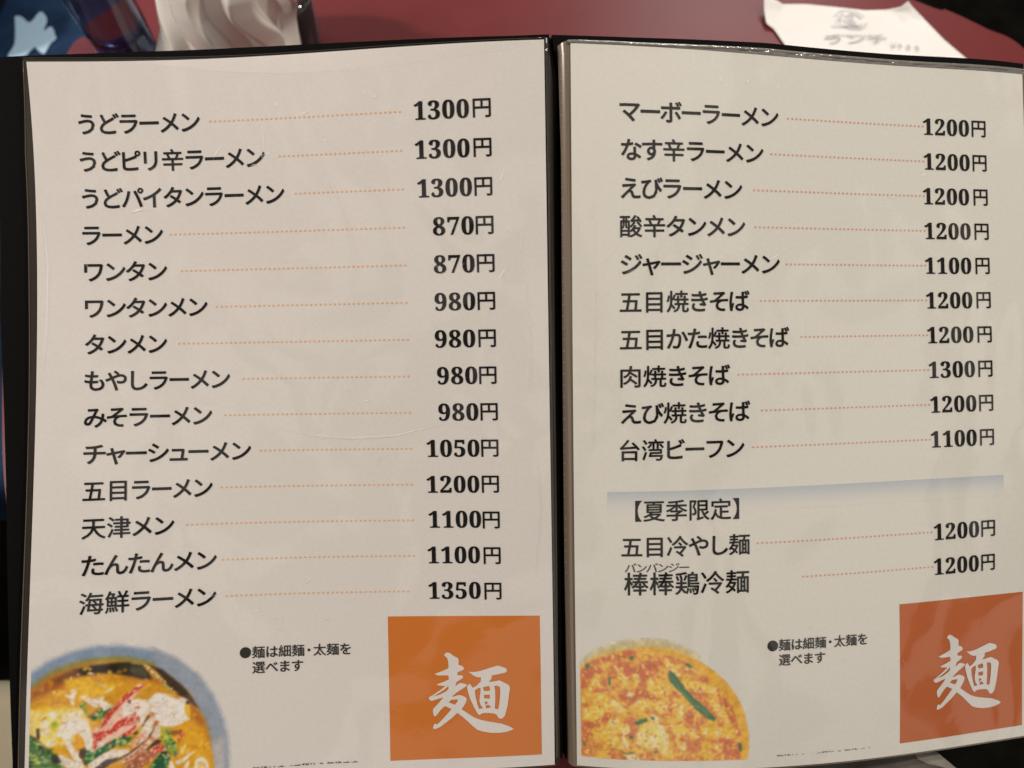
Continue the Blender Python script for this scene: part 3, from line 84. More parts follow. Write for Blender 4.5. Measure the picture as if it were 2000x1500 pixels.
# ---------------------------------------------------------------- helpers
def lin(c):
    c = np.asarray(c, float) / 255.
    return np.where(c <= .04045, c / 12.92, ((c + .055) / 1.055) ** 2.4)
PRINT = 1.45; PICTURE = 1.30                                  # photo value of ink on paper -> ink reflectance
def ink_col(c): return tuple(np.clip(lin(c) * PRINT, 0, .9)) + (1,)

def mat(name, color, rough=.5, metal=0, spec=.5, coat=0, trans=0, ior=1.45, alpha=1):
    m = bpy.data.materials.new(name); m.use_nodes = True
    b = m.node_tree.nodes['Principled BSDF']
    b.inputs['Base Color'].default_value = tuple(color)[:3] + (1,)
    b.inputs['Roughness'].default_value = rough; b.inputs['Metallic'].default_value = metal
    b.inputs['Specular IOR Level'].default_value = spec
    b.inputs['Coat Weight'].default_value = coat; b.inputs['Coat Roughness'].default_value = .06
    b.inputs['Transmission Weight'].default_value = trans; b.inputs['IOR'].default_value = ior; b.inputs['Alpha'].default_value = alpha
    return m
def N(m, t): return m.node_tree.nodes.new(t)
def L(m, a, b): m.node_tree.links.new(a, b)
def P(m): return m.node_tree.nodes['Principled BSDF']
def add_noise_color(m, c0, c1, scale, detail=4, coord='Object', lo=.35, hi=.65):
    t = N(m, 'ShaderNodeTexCoord'); n = N(m, 'ShaderNodeTexNoise'); r = N(m, 'ShaderNodeValToRGB')
    n.inputs['Scale'].default_value = scale; n.inputs['Detail'].default_value = detail
    r.color_ramp.elements[0].position = lo; r.color_ramp.elements[0].color = tuple(c0)[:3] + (1,)
    r.color_ramp.elements[1].position = hi; r.color_ramp.elements[1].color = tuple(c1)[:3] + (1,)
    L(m, t.outputs[coord], n.inputs['Vector']); L(m, n.outputs['Fac'], r.inputs['Fac']); L(m, r.outputs['Color'], P(m).inputs['Base Color'])
def add_bump(m, scale, strength, dist=.0005, detail=3, coord='Object', sock='Normal'):
    t = N(m, 'ShaderNodeTexCoord'); n = N(m, 'ShaderNodeTexNoise'); b = N(m, 'ShaderNodeBump')
    n.inputs['Scale'].default_value = scale; n.inputs['Detail'].default_value = detail
    b.inputs['Strength'].default_value = strength; b.inputs['Distance'].default_value = dist
    L(m, t.outputs[coord], n.inputs['Vector']); L(m, n.outputs['Fac'], b.inputs['Height']); L(m, b.outputs['Normal'], P(m).inputs[sock])

def laminate(m):
    """glossy clear pocket film lying on the print: a wavy coat"""
    p = P(m); p.inputs['Coat Weight'].default_value = 1; p.inputs['Coat Roughness'].default_value = .07; p.inputs['Coat IOR'].default_value = 1.5
    p.inputs['Specular IOR Level'].default_value = .15
    uv = N(m, 'ShaderNodeUVMap'); uv.uv_map = 'page'
    mp = N(m, 'ShaderNodeMapping'); mp.inputs['Scale'].default_value = (1, .8, 1)
    n1 = N(m, 'ShaderNodeTexNoise'); n1.inputs['Scale'].default_value = 2.3; n1.inputs['Detail'].default_value = 1.2; n1.inputs['Distortion'].default_value = .5
    n2 = N(m, 'ShaderNodeTexNoise'); n2.inputs['Scale'].default_value = 26; n2.inputs['Detail'].default_value = 4
    a = N(m, 'ShaderNodeMath'); a.operation = 'MULTIPLY_ADD'; a.inputs[1].default_value = .010
    b = N(m, 'ShaderNodeBump'); b.inputs['Strength'].default_value = 1; b.inputs['Distance'].default_value = .0046
    L(m, uv.outputs['UV'], mp.inputs['Vector']); L(m, mp.outputs['Vector'], n1.inputs['Vector']); L(m, mp.outputs['Vector'], n2.inputs['Vector'])
    L(m, n2.outputs['Fac'], a.inputs[0]); L(m, n1.outputs['Fac'], a.inputs[2]); L(m, a.outputs[0], b.inputs['Height'])
    L(m, b.outputs['Normal'], p.inputs['Coat Normal'])
    return m

def link(name, me, m=None, parent=None):
    o = bpy.data.objects.new(name, me); COL.objects.link(o)
    if m is not None: me.materials.append(m)
    if parent is not None: o.parent = parent
    return o
def mesh(name, verts, faces, smooth=True):
    me = bpy.data.meshes.new(name); me.from_pydata([tuple(map(float, v)) for v in verts], [], [tuple(int(i) for i in f) for f in faces]); me.validate()
    if smooth: me.polygons.foreach_set('use_smooth', [True] * len(me.polygons))
    return me
def thing(name, label, cat, loc=(0, 0, 0), group=None):
    o = bpy.data.objects.new(name, None); COL.objects.link(o); o.location = loc; o.empty_display_size = .02
    o['label'] = label; o['category'] = cat
    if group: o['group'] = group
    return o
def tag(o, label, cat): o['label'] = label; o['category'] = cat; return o
def place(o, root):                                     # keep world position under its root
    o.parent = root; o.matrix_parent_inverse = Matrix.Translation(root.location).inverted()

# ---------------------------------------------------------------- the two page surfaces
COEF = np.array(COEF); PW, PH = 210., 297.
def _basis(u, v):
    a = np.polynomial.chebyshev.chebvander(u / PW * 2 - 1, 5); b = np.polynomial.chebyshev.chebvander(v / PH * 2 - 1, 4)
    return (a[..., :, None] * b[..., None, :]).reshape(u.shape + (-1,))
def _s(pg, u, v): return _basis(u, v) @ COEF[pg]
def surf(pg, u, v):
    u = np.atleast_1d(np.asarray(u, float)); v = np.atleast_1d(np.asarray(v, float)); u, v = np.broadcast_arrays(u, v)
    uc = np.clip(u, 0, PW); vc = np.clip(v, 0, PH)
    return _s(pg, uc, vc) + (u - uc)[..., None] * (_s(pg, uc + .5, vc) - _s(pg, uc - .5, vc)) + (v - vc)[..., None] * (_s(pg, uc, vc + .5) - _s(pg, uc, vc - .5))
def snorm(pg, u, v):
    du = surf(pg, u + .5, v) - surf(pg, u - .5, v); dv = surf(pg, u, v + .5) - surf(pg, u, v - .5)
    n = np.cross(dv, du); return n / np.linalg.norm(n, axis=-1, keepdims=True)
def on_page(pg, u, v, h):
    u = np.asarray(u, float); v = np.asarray(v, float); h = np.broadcast_to(np.asarray(h, float), u.shape)
    return surf(pg, u, v) + snorm(pg, u, v) * (h[..., None] * 1e-3)
def set_uv(me, uv):
    l = me.uv_layers.new(name='page'); idx = np.zeros(len(me.loops), int); me.loops.foreach_get('vertex_index', idx)
    l.data.foreach_set('uv', (np.asarray(uv)[idx] / 100.).ravel())
def page_mesh(name, pg, uv, faces, h, m, parent, flat=True):
    uv = np.asarray(uv, float); me = mesh(name, on_page(pg, uv[:, 0], uv[:, 1], h), faces)
    set_uv(me, uv)
    if flat: me.normals_split_custom_set_from_vertices([tuple(x) for x in snorm(pg, uv[:, 0], uv[:, 1])])
    return link(name, me, m, parent)
def grid_uv(us, vs):
    U, V = np.meshgrid(us, vs, indexing='ij'); nu, nv = U.shape; i = np.arange(nu * nv).reshape(nu, nv)
    f = np.stack([i[:-1, :-1], i[:-1, 1:], i[1:, 1:], i[1:, :-1]], -1).reshape(-1, 4)
    return np.stack([U.ravel(), V.ravel()], 1), f
def outline_grid(left, right, top, vb, nu, nv):
    left, right, top = (np.array(x, float) for x in (left, right, top))
    t = np.linspace(0, 1, nv); s = np.linspace(0, 1, nu); UV = np.zeros((nu, nv, 2))
    for j in range(nv):
        v0 = top[:, 1].mean() + t[j] * (vb - top[:, 1].mean())
        a = np.interp(v0, left[:, 1], left[:, 0]); b = np.interp(v0, right[:, 1], right[:, 0])
        u = a + (b - a) * s; vt = np.interp(u, top[:, 0], top[:, 1])
        UV[:, j, 0] = u; UV[:, j, 1] = vt + t[j] * (vb - vt)
    i = np.arange(nu * nv).reshape(nu, nv)
    f = np.stack([i[:-1, :-1], i[:-1, 1:], i[1:, 1:], i[1:, :-1]], -1).reshape(-1, 4)
    return UV.reshape(-1, 2), f, i
def slab(name, pg, UV, f, idx, h_front, thick, m, parent):
    UV = np.asarray(UV, float); n = len(UV); front = on_page(pg, UV[:, 0], UV[:, 1], h_front); back = on_page(pg, UV[:, 0], UV[:, 1], np.asarray(h_front) - thick)
    faces = [tuple(x) for x in f] + [tuple(x[::-1] + n) for x in f]
    ring = list(idx[:, 0]) + list(idx[-1, 1:]) + list(idx[-2::-1, -1]) + list(idx[0, -2:0:-1])
    m_ = len(ring)
    for a in range(m_): faces.append((2 * n + a, 2 * n + (a + 1) % m_, 2 * n + m_ + (a + 1) % m_, 2 * n + m_ + a))
    me = mesh(name, np.concatenate([front, back, front[ring], back[ring]]), faces, smooth=False)
    k = len(f); sm = np.zeros(len(me.polygons), bool); sm[:2 * k] = True; me.polygons.foreach_set('use_smooth', sm)
    set_uv(me, np.concatenate([UV, UV, UV[ring], UV[ring]])); return link(name, me, m, parent)
def tube(name, pts, r, m, parent, seg=10):
    pts = np.asarray(pts, float); n = len(pts); V = []; F = []
    for i in range(n):
        d = Vector(pts[min(i + 1, n - 1)] - pts[max(i - 1, 0)]).normalized(); a = d.orthogonal().normalized() if i == 0 else (a - d * a.dot(d)).normalized(); b = d.cross(a)
        rr = r if np.isscalar(r) else r[i]
        for k in range(seg):
            c = 2 * math.pi * k / seg; V.append(Vector(pts[i]) + (a * math.cos(c) + b * math.sin(c)) * rr)
    for i in range(n - 1):
        for k in range(seg): F.append((i * seg + k, i * seg + (k + 1) % seg, (i + 1) * seg + (k + 1) % seg, (i + 1) * seg + k))
    F.append(tuple(range(seg))[::-1]); F.append(tuple((n - 1) * seg + k for k in range(seg)))
    return link(name, mesh(name, V, F), m, parent)

# ---------------------------------------------------------------- lettering (the built-in font, laid out glyph by glyph)
_glyph = {}
def glyph(ch):
    if ch not in _glyph:
        c = bpy.data.curves.new('lettering', 'FONT'); c.body = ch; c.size = 1; c.resolution_u = 3
        o = bpy.data.objects.new('lettering', c); COL.objects.link(o); bpy.context.view_layer.update()
        ev = o.evaluated_get(bpy.context.evaluated_depsgraph_get()); me = ev.to_mesh()
        v = np.array([x.co[:2] for x in me.vertices]).reshape(-1, 2); f = [tuple(p.vertices) for p in me.polygons]
        ev.to_mesh_clear(); bpy.data.objects.remove(o); bpy.data.curves.remove(c)
        _glyph[ch] = (v, f)
    return _glyph[ch]
def curve_fill(loops):
    """filled flat outline with holes"""
    c = bpy.data.curves.new('lettering', 'CURVE'); c.dimensions = '2D'; c.fill_mode = 'BOTH'
    for lp in loops:
        s = c.splines.new('POLY'); s.points.add(len(lp) - 1); s.use_cyclic_u = True
        for p, q in zip(s.points, lp): p.co = (q[0], -q[1], 0, 1)
    o = bpy.data.objects.new('lettering', c); COL.objects.link(o); bpy.context.view_layer.update()
    ev = o.evaluated_get(bpy.context.evaluated_depsgraph_get()); me = ev.to_mesh()
    v = np.array([(x.co[0], -x.co[1]) for x in me.vertices]).reshape(-1, 2); f = [tuple(p.vertices) for p in me.polygons]
    ev.to_mesh_clear(); bpy.data.objects.remove(o); bpy.data.curves.remove(c)
    return v, f
KANA = set('うどピリラーメンパイタワもやしみそチャシュたんマボなすえびジきばかビフバのはべまを')
SMALL = set('ャュ')
class Ink:
    """collects flat glyph pieces in page millimetres; layers are stacked by a few micrometres"""
    def __init__(s): s.v = []; s.f = []; s.h = []; s.n = 0; s.k = 0
    def add(s, v, f, h=None):
        if h is None: h = .20 + .005 * (s.k % 9)
        s.v.append(v); s.f += [tuple(i + s.n for i in q) for q in f]; s.h += [h] * len(v); s.n += len(v); s.k += 1
    def smear(s, v, f, r):
        if r <= 0: s.k = 0; s.add(v, f); return
        for j in range(8):
            a = j * math.pi / 4; s.k = j; s.add(v + np.array([math.cos(a), math.sin(a)]) * r, f)
    def build(s, name, pg, m, parent):
        return page_mesh(name, pg, np.concatenate(s.v), s.f, np.array(s.h), m, parent)
def layout(text, em, adv_kanji=1., adv_kana=.88):
    """glyphs side by side, x in millimetres from 0, y down from the middle line"""
    x = 0; outp = []
    for ch in text:
        v, f = glyph(ch); adv = (adv_kana * (.86 if ch in SMALL else 1) if ch in KANA else adv_kanji) * em
        if ch == '・': adv = .62 * em
        g = np.stack([(v[:, 0] - .5) * em + x + adv / 2, -(v[:, 1] - .38) * em], 1); outp.append((ch, g, f)); x += adv
    return outp
def write(text, pg, u0, u1, vc, em, m, parent, name, bold=1., slant=0., **kw):
    g = layout(text, em, **kw); lo = min(q[1][:, 0].min() for q in g); hi = max(q[1][:, 0].max() for q in g)
    k = (u1 - u0) / (hi - lo); ink = Ink()
    for ch, v, f in g:
        w = v.copy(); w[:, 0] = u0 + (v[:, 0] - lo) * k - slant * v[:, 1]; w[:, 1] = v[:, 1] + vc
        ink.smear(w, f, em * bold * (.0175 if ch in KANA else (.0115 if ch not in '【】●' else 0)))
    return ink.build(name, pg, m, parent)
def write_price(num, pg, u0, u1, vc, m, parent, dv=0.):
    ink = Ink(); z = glyph('\U0001d7ce')[0]; sy = 7.25 / (z[:, 1].max() - z[:, 1].min()); mid = (z[:, 1].max() + z[:, 1].min()) / 2
    x = 0; G = []
    for d in num:
        v, f = glyph(chr(0x1d7ce + int(d))); G.append((np.stack([v[:, 0] * sy * .985 + x, -(v[:, 1] - mid) * sy], 1), f)); x += .572 * sy * 1.045
    lo = min(g[0][:, 0].min() for g in G); hi = max(g[0][:, 0].max() for g in G); k = ((21.7, 22.7)[pg] if len(num) == 4 else 16.3) / (hi - lo)
    for v, f in G:
        for q, dx in enumerate((-.13, -.045, .045, .13)): ink.k = q; ink.add(np.stack([(v[:, 0] - lo) * k + u0 + dx, v[:, 1] + vc + dv - .05], 1), f)
    v, f = glyph('円'); a = v.min(0); b = v.max(0); w = 6.9
    ink.smear(np.stack([u1 - w + (v[:, 0] - a[0]) / (b[0] - a[0]) * w, vc - 3.5 + (b[1] - v[:, 1]) / (b[1] - a[1]) * 7.0], 1), f, .10)
    return ink.build('price', pg, m, parent)
def dots(pg, u0, u1, v, m, parent):
    n = max(2, round((u1 - u0) / 1.98)); ink = Ink(); a = np.arange(10) / 10 * 2 * math.pi
    for i in range(n + 1):
        c = np.array([u0 + (u1 - u0) * i / n, v]); ink.k = 0; ink.add(c + .40 * np.stack([np.cos(a), np.sin(a)], 1), [tuple(range(10))[::-1]])
    return ink.build('dotted_leader', pg, m, parent)

# ---------------------------------------------------------------- painting the two printed food pictures
def vnoise(x, y, seed):
    xi = np.floor(x).astype(int); yi = np.floor(y).astype(int); fx = x - xi; fy = y - yi; fx = fx * fx * (3 - 2 * fx); fy = fy * fy * (3 - 2 * fy)
    def h(a, b):
        s = np.sin(a * 127.1 + b * 311.7 + seed * 74.7) * 43758.5453; return s - np.floor(s)
    return (h(xi, yi) * (1 - fx) + h(xi + 1, yi) * fx) * (1 - fy) + (h(xi, yi + 1) * (1 - fx) + h(xi + 1, yi + 1) * fx) * fy
def fbm(x, y, seed, o=4):
    s = 0; a = .5
    for i in range(o): s = s + a * (vnoise(x * 2 ** i, y * 2 ** i, seed + i) - .5); a *= .55
    return s
def sdist(p, poly):
    poly = np.asarray(poly, float); d = np.full(len(p), 1e9); ins = np.zeros(len(p), bool)
    for a, b in zip(poly, np.roll(poly, -1, 0)):
        e = b - a; w = p - a; t = np.clip((w @ e) / max(e @ e, 1e-9), 0, 1); d = np.minimum(d, np.hypot(*(w - t[:, None] * e).T))
        c = (a[1] > p[:, 1]) != (b[1] > p[:, 1]); xx = a[0] + (p[:, 1] - a[1]) / (e[1] if abs(e[1]) > 1e-9 else 1e-9) * e[0]; ins ^= c & (p[:, 0] < xx)
    return np.where(ins, d, -d)
def scatter(poly, n, size, colours, seed, elong=2., angle=0., spread=3.1, soft=.25, noise=.0):
    """n small blobs inside a polygon"""
    g = np.random.default_rng(seed); P_ = np.asarray(poly, float); lo, hi = P_.min(0), P_.max(0); out = []
    while len(out) < n:
        c = lo + (hi - lo) * g.random(2)
        if sdist(c[None], P_)[0] < 0: continue
        a = angle + (g.random() - .5) * spread; w = size * (.5 + g.random()); l = w * (1 + (elong - 1) * g.random()); k = np.arange(8) / 8 * 2 * math.pi
        rad = .75 + .5 * g.random(8); bend = (g.random() - .5) * 1.2
        x = l * np.cos(k) * rad; y = w * np.sin(k) * rad + bend * x * x / max(l, .1) * .6
        q = np.stack([c[0] + x * math.cos(a) - y * math.sin(a), c[1] + x * math.sin(a) + y * math.cos(a)], 1)
        out.append((q, colours[int(g.random() * len(colours))], soft, noise))
    return out
def paint(p, base, strokes, clip=None, warp=.22):
    col = np.tile(np.asarray(base, float), (len(p), 1))
    q = p + warp * np.stack([fbm(p[:, 0] * .8, p[:, 1] * .8, 3), fbm(p[:, 0] * .8, p[:, 1] * .8, 9)], 1)
    for k, (poly, c, soft, noise) in enumerate(strokes):
        poly = np.asarray(poly, float); m = ((q > poly.min(0) - soft * 1.2 - .1) & (q < poly.max(0) + soft * 1.2 + .1)).all(1)
        if not m.any(): continue
        qq = q[m]; pp_ = p[m]; d = sdist(qq, poly)
        if noise > .1: d = d + noise * 2.5 * fbm(pp_[:, 0] * 1.1, pp_[:, 1] * 1.1, 90 + k % 40)
        a = np.clip(d / max(soft, .05) * .5 + .5, 0, 1); a = (a * a * (3 - 2 * a))[:, None]
        cc = np.asarray(c, float)[None, :].repeat(len(qq), 0)
        if noise: cc = cc * (1 + noise * 2.0 * fbm(pp_[:, 0] * .9, pp_[:, 1] * .9, 20 + k % 40)[:, None]) + noise * 60 * fbm(pp_[:, 0] * 1.7, pp_[:, 1] * 1.7, 50 + k % 40)[:, None] * np.array([1, .9, .5])
        col[m] = col[m] * (1 - a) + cc * a
    return np.clip(soften(p, col), 0, 255)
def soften(p, col, k=2):
    """print blur and grain on the regular grid the picture is sampled on"""
    nu = len(np.unique(p[:, 0])); nv = len(p) // nu; c = col.reshape(nu, nv, 3)
    for _ in range(k):
        c = np.pad(c, ((1, 1), (1, 1), (0, 0)), 'edge'); c = (c[:-2] + 2 * c[1:-1] + c[2:]) / 4; c = (c[:, :-2] + 2 * c[:, 1:-1] + c[:, 2:]) / 4
    c = c.reshape(-1, 3)
    return c * (1 + .14 * fbm(p[:, 0] * .5, p[:, 1] * .5, 61)[:, None] + .07 * fbm(p[:, 0] * 1.3, p[:, 1] * 1.3, 71, 3)[:, None]) + rng.normal(0, 1.5, (len(p), 1))
def picture(name, pg, us, vs, colour, keep, m, parent, h=.08):
    uv, f = grid_uv(us, vs); col = colour(uv); k = keep(uv)
    f = f[k[f].all(1)]; used = np.unique(f); remap = np.full(len(uv), -1); remap[used] = np.arange(len(used))
    o = page_mesh(name, pg, uv[used], remap[f], h, m, parent)
    at = o.data.color_attributes.new('print', 'FLOAT_COLOR', 'POINT')
    c = np.ones((len(used), 4)); c[:, :3] = np.clip(lin(col[used]) * PICTURE, 0, .8); at.data.foreach_set('color', c.ravel())
    return o

# ---------------------------------------------------------------- floor and table
fm = mat('floor_dark', (.005, .005, .0045), .9, spec=.05); add_noise_color(fm, (.0015, .0015, .0015), (.009, .009, .007), 14)
b = 2.2
fl = link('floor', mesh('floor', [(-b, -b, -.72), (b, -b, -.72), (b, b, -.72), (-b, b, -.72)], [(0, 1, 2, 3)], False), fm); fl['kind'] = 'structure'

def smooth_loop(pts, n=10):
    p = np.array(pts, float); o = []
    for i in range(len(p)):
        a, b_, c, d = p[i - 1], p[i], p[(i + 1) % len(p)], p[(i + 2) % len(p)]
        for t in np.arange(n) / n: o.append(.5 * (2 * b_ + (c - a) * t + (2 * a - 5 * b_ + 4 * c - d) * t * t + (3 * b_ - a - 3 * c + d) * t ** 3))
    return np.array(o)
tl = TABLE_PX['left']; tr = TABLE_PX['right']
loop = smooth_loop([tl[0], tl[1], tl[2], tl[4], (-.262, .505), (-.17, .585), (0, .625), (.15, .59)] + tr + [(.385, .36), (.36, .22), (.29, .09), (.19, .0), (.10, -.04), (0, -.05), (-.10, -.045), (-.19, -.0), (-.245, .075)])
rootT = thing('round_table', 'dark red round table with a glossy top under the menu', 'table', (.02, .28, -.72))
tm = mat('red_table_top', (.16, .026, .028), .38, spec=.26); add_noise_color(tm, (.13, .020, .022), (.185, .032, .034), 5, 5); 
n = len(loop); V = []; F = []
cen = loop.mean(0)
prof = [(1.003, -.026), (1.003, -.003), (1.0015, -.0008), (1.0, 0)]
for k, (s, z) in enumerate(prof):
    for p in loop: q = cen + (p - cen) * s; V.append((q[0], q[1], z))
for k in range(len(prof) - 1):
    for i in range(n): F.append((k * n + i, k * n + (i + 1) % n, (k + 1) * n + (i + 1) % n, (k + 1) * n + i))
F.append(tuple(range((len(prof) - 1) * n, len(prof) * n))); F.append(tuple(range(n))[::-1])
place(link('table_top', mesh('table_top', V, F, False), tm), rootT)
pm = mat('black_metal', (.02, .02, .02), .4, metal=.6)
place(tube('pedestal', [(.02, .28, -.70), (.02, .28, -.4), (.02, .28, -.028)], .035, pm, None, 24), rootT)
place(tube('foot', [(.02, .28, -.719), (.02, .28, -.705), (.02, .28, -.70)], [.2, .19, .04], pm, None, 32), rootT)

# ---------------------------------------------------------------- things on and around the table
def lathe(name, prof, m, parent, seg=48, shape=None):
    V = []; F = []; k = len(prof)
    for i, (r, z) in enumerate(prof):
        for j in range(seg):
            a = 2 * math.pi * j / seg; rr = r * (shape(a, z) if shape else 1); V.append((rr * math.cos(a), rr * math.sin(a), z))
    for i in range(k - 1):
        for j in range(seg): F.append((i * seg + j, i * seg + (j + 1) % seg, (i + 1) * seg + (j + 1) % seg, (i + 1) * seg + j))
    F.append(tuple(range(seg))[::-1]); F.append(tuple((k - 1) * seg + j for j in range(seg)))
    return link(name, mesh(name, V, F), m, parent)

pot = thing('sauce_pot', 'white glazed pot with twisted flutes standing behind the menu', 'pot', tuple(SHAKER))
cm = mat('white_glaze', (.95, .95, .90), .05, spec=.5, coat=.8)
NL = 7
def flutes(a, z):
    t = -math.cos(NL * (a + 11 * z + .10 * math.sin(z * 110) + .30)); w_ = min(1, max(0, (z - .002) / .030)); th = 1.0 - 1.45 * w_ * w_ * (3 - 2 * w_)   # hollows with rounded lower ends
    q = min(1, max(0, (t - th) / .9)); return 1.03 - .22 * q * q * (3 - 2 * q)
pp = [(0.050, .0), (.055, .003), (.0565, .008), (.055, .016), (.0525, .024), (.050, .034), (.0495, .046), (.050, .058), (.050, .07), (.049, .082), (.045, .094), (.037, .104), (.026, .112), (.020, .118)]
zz = np.linspace(0, .118, 110); rr = np.interp(zz, [p[1] for p in pp], [p[0] for p in pp])
lathe('body', list(zip(rr * .86, zz)), cm, pot, 210, flutes)
body = [c for c in pot.children if c.name.startswith('body')][0]
for v in body.data.vertices: v.co.x += .34 * v.co.z                      # the body leans like a twisted bud
lid_ = lathe('lid', [(.021, .118), (.023, .120), (.022, .126), (.012, .131), (.006, .134), (.008, .140), (.004, .145)], cm, pot, 40); lid_.location.x = .34 * .118

cup = thing('glass_tumbler', 'blue tinted glass tumbler standing left of the white pot', 'tumbler', tuple(CUP))
gm = mat('blue_glass', (.46, .46, .52), .02, trans=1, ior=1.45)
lathe('glass', [(.0165, 0), (.0182, .001), (.0188, .004), (.0200, .04), (.0214, .08), (.0228, .112), (.0222, .1135), (.0215, .112), (.0202, .08), (.0189, .04), (.0177, .008), (.014, .0075)], gm, cup, 64)
rim_m = mat('blue_glass_band', (.03, .035, .20), .08, spec=.6)
lathe('base_ring', [(.0183, .0005), (.0190, .001), (.0193, .003), (.0191, .004)], rim_m, cup, 64)
wm = mat('water', (.9, .93, 1), .0, trans=1, ior=1.33)

jar = thing('glass_jar', 'small dark glass jar half hidden behind the white pot', 'jar', tuple(JAR))
jm = mat('dark_glass', (.02, .025, .03), .06, spec=.6, coat=1)
lathe('body', [(.012, 0), (.016, .001), (.0175, .005), (.018, .02), (.018, .034), (.0165, .038)], jm, jar, 40)
lathe('lid', [(.0165, .0385), (.017, .039), (.017, .047), (.0155, .049), (.008, .0495)], mat('jar_lid', (.30, .30, .30), .3, metal=.8), jar, 40)

# receipt: a curled slip of paper
def polyl(pts, t):
    p = np.array(pts, float); d = np.r_[0, np.cumsum(np.linalg.norm(np.diff(p, axis=0), axis=1))]; d /= d[-1]
    return np.stack([np.interp(t, d, p[:, k]) for k in range(3)], 1)
nu, nv = 40, 30; s = np.linspace(0, 1, nu); t = np.linspace(0, 1, nv)
lf, rt, tp = polyl(RC_L, t), polyl(RC_R, t), polyl(RC_T, s); bt = lf[-1] + (rt[-1] - lf[-1]) * s[:, None]
G = np.zeros((nu, nv, 3))
for i in range(nu):
    for j in range(nv):
        G[i, j] = (1 - s[i]) * lf[j] + s[i] * rt[j] + (1 - t[j]) * tp[i] + t[j] * bt[i] - ((1 - s[i]) * (1 - t[j]) * lf[0] + s[i] * (1 - t[j]) * rt[0] + (1 - s[i]) * t[j] * lf[-1] + s[i] * t[j] * rt[-1])
for i in range(nu):
    for j in range(nv): G[i, j, 2] = max(G[i, j, 2], .0016 + .0005 * math.sin(i * .33) * math.sin(j * .3))
i = np.arange(nu * nv).reshape(nu, nv); f = np.stack([i[:-1, :-1], i[:-1, 1:], i[1:, 1:], i[1:, :-1]], -1).reshape(-1, 4)
slip = thing('paper_slip', 'white paper lunch slip with curled corners lying on the table', 'paper slip', tuple(G[20, 15]))
sm_ = mat('slip_paper', (.88, .88, .87), .6, spec=.2); add_bump(sm_, 45, .35, .002, 2)
so = link('sheet', mesh('sheet', G.reshape(-1, 3), f), sm_); place(so, slip)
md = so.modifiers.new('thickness', 'SOLIDIFY'); md.thickness = .0002
gi = mat('faded_ink', (.52, .52, .53), .6); gi2 = mat('faint_ink', (.66, .66, .68), .6)
def flat_text(text, a, b_, h, m, z):
    a = np.array(a); b_ = np.array(b_); g = layout(text, 1, 1, 1 if text[0] != '￥' else .6); lo = min(q[1][:, 0].min() for q in g); hi = max(q[1][:, 0].max() for q in g)
    ex = (b_ - a)[:2] / (hi - lo); ey = np.array([-ex[1], ex[0]]); ey = ey / np.linalg.norm(ey); V = []; F = []; n = 0
    for ch, v, f in g:
        for k in range(4):
            o = (np.array([math.cos(k * math.pi / 2), math.sin(k * math.pi / 2)]) * .008)
            q = a[:2] + (v[:, :1] - lo + o[0]) * ex + (.38 - v[:, 1:] - o[1]) * h * ey
            V += [(x, y, z + 1e-5 * k) for x, y in q]; F += [tuple(i + n for i in p) for p in f]; n += len(v)
    return mesh('printed_word', V, F, False)
for tx, a, b_, h in RC_TEXT:
    place(link('printed_word', flat_text(tx, a, b_, h, gi, .0027), gi), slip)
V = []; F = []
c, ax, ay = np.array(RC_LOGO[1]), (np.array(RC_LOGO[1]) - np.array(RC_LOGO[0])), np.array([0, 1, 0]) * .010
ax = np.array([.0115, -.0015, 0])
for (r0, r1, a0, a1) in ((.98, .90, .4, 2.9), (.97, .88, 3.3, 6.1), (.74, .60, .3, 1.6), (.72, .58, 2.2, 3.5), (.76, .64, 4.1, 5.8), (.48, .34, 1, 2.4), (.45, .3, 3.2, 5.6), (.2, 0.02, 0, 6.28)):
    n0 = len(V); K = 28
    for j in range(K + 1):
        q = a0 + (a1 - a0) * j / K
        for r in (r0, r1): p = c + ax * math.cos(q) * r + ay * math.sin(q) * r; V.append((p[0], p[1], .0027))
    for j in range(K): F.append((n0 + 2 * j, n0 + 2 * j + 1, n0 + 2 * j + 3, n0 + 2 * j + 2))
place(link('printed_emblem', mesh('printed_emblem', V, F, False), gi2), slip)
for a, b_ in RC_LINE:
    V = []; F = []; a = np.array(a); b_ = np.array(b_); K = 9
    for j in range(K):
        p = a + (b_ - a) * (j + .1) / K; q = a + (b_ - a) * (j + .75) / K; o = np.array([0, .0010, 0]); n0 = len(V)
        V += [p + o, p - o, q - o, q + o]; F.append((n0, n0 + 1, n0 + 2, n0 + 3))
    V = [(v[0], v[1], .0027) for v in V]
    place(link('printed_line', mesh('printed_line', V, F, False), gi2), slip)

# bench cushion with a leaf print, bag, seat, cloth
def rounded_box(name, x0, x1, y0, y1, z0, z1, r, m, parent=None):
    bm = bmesh.new(); bmesh.ops.create_cube(bm, size=1)
    for v in bm.verts: v.co = Vector(((x0 + x1) / 2 + v.co.x * (x1 - x0), (y0 + y1) / 2 + v.co.y * (y1 - y0), (z0 + z1) / 2 + v.co.z * (z1 - z0)))
    bmesh.ops.bevel(bm, geom=bm.edges[:], offset=r, segments=5, profile=.5, affect='EDGES')
    me = bpy.data.meshes.new(name); bm.to_mesh(me); bm.free(); me.polygons.foreach_set('use_smooth', [True] * len(me.polygons))
    return link(name, me, m, parent)
nm_ = mat('navy_cloth', (.010, .030, .085), .8, spec=.2); add_noise_color(nm_, (.004, .012, .035), (.02, .06, .15), 14, 3)
cush = thing('bench_cushion', 'dark navy bench cushion with a pale leaf print left of the table', 'cushion', (-.6, .5, -.20))
place(rounded_box('padding', -.95, -.347, .1515, 1.15, -.22, -.12, .012, nm_), cush)
lp = np.array(LEAF)[:, :2]; V, F_ = [], []
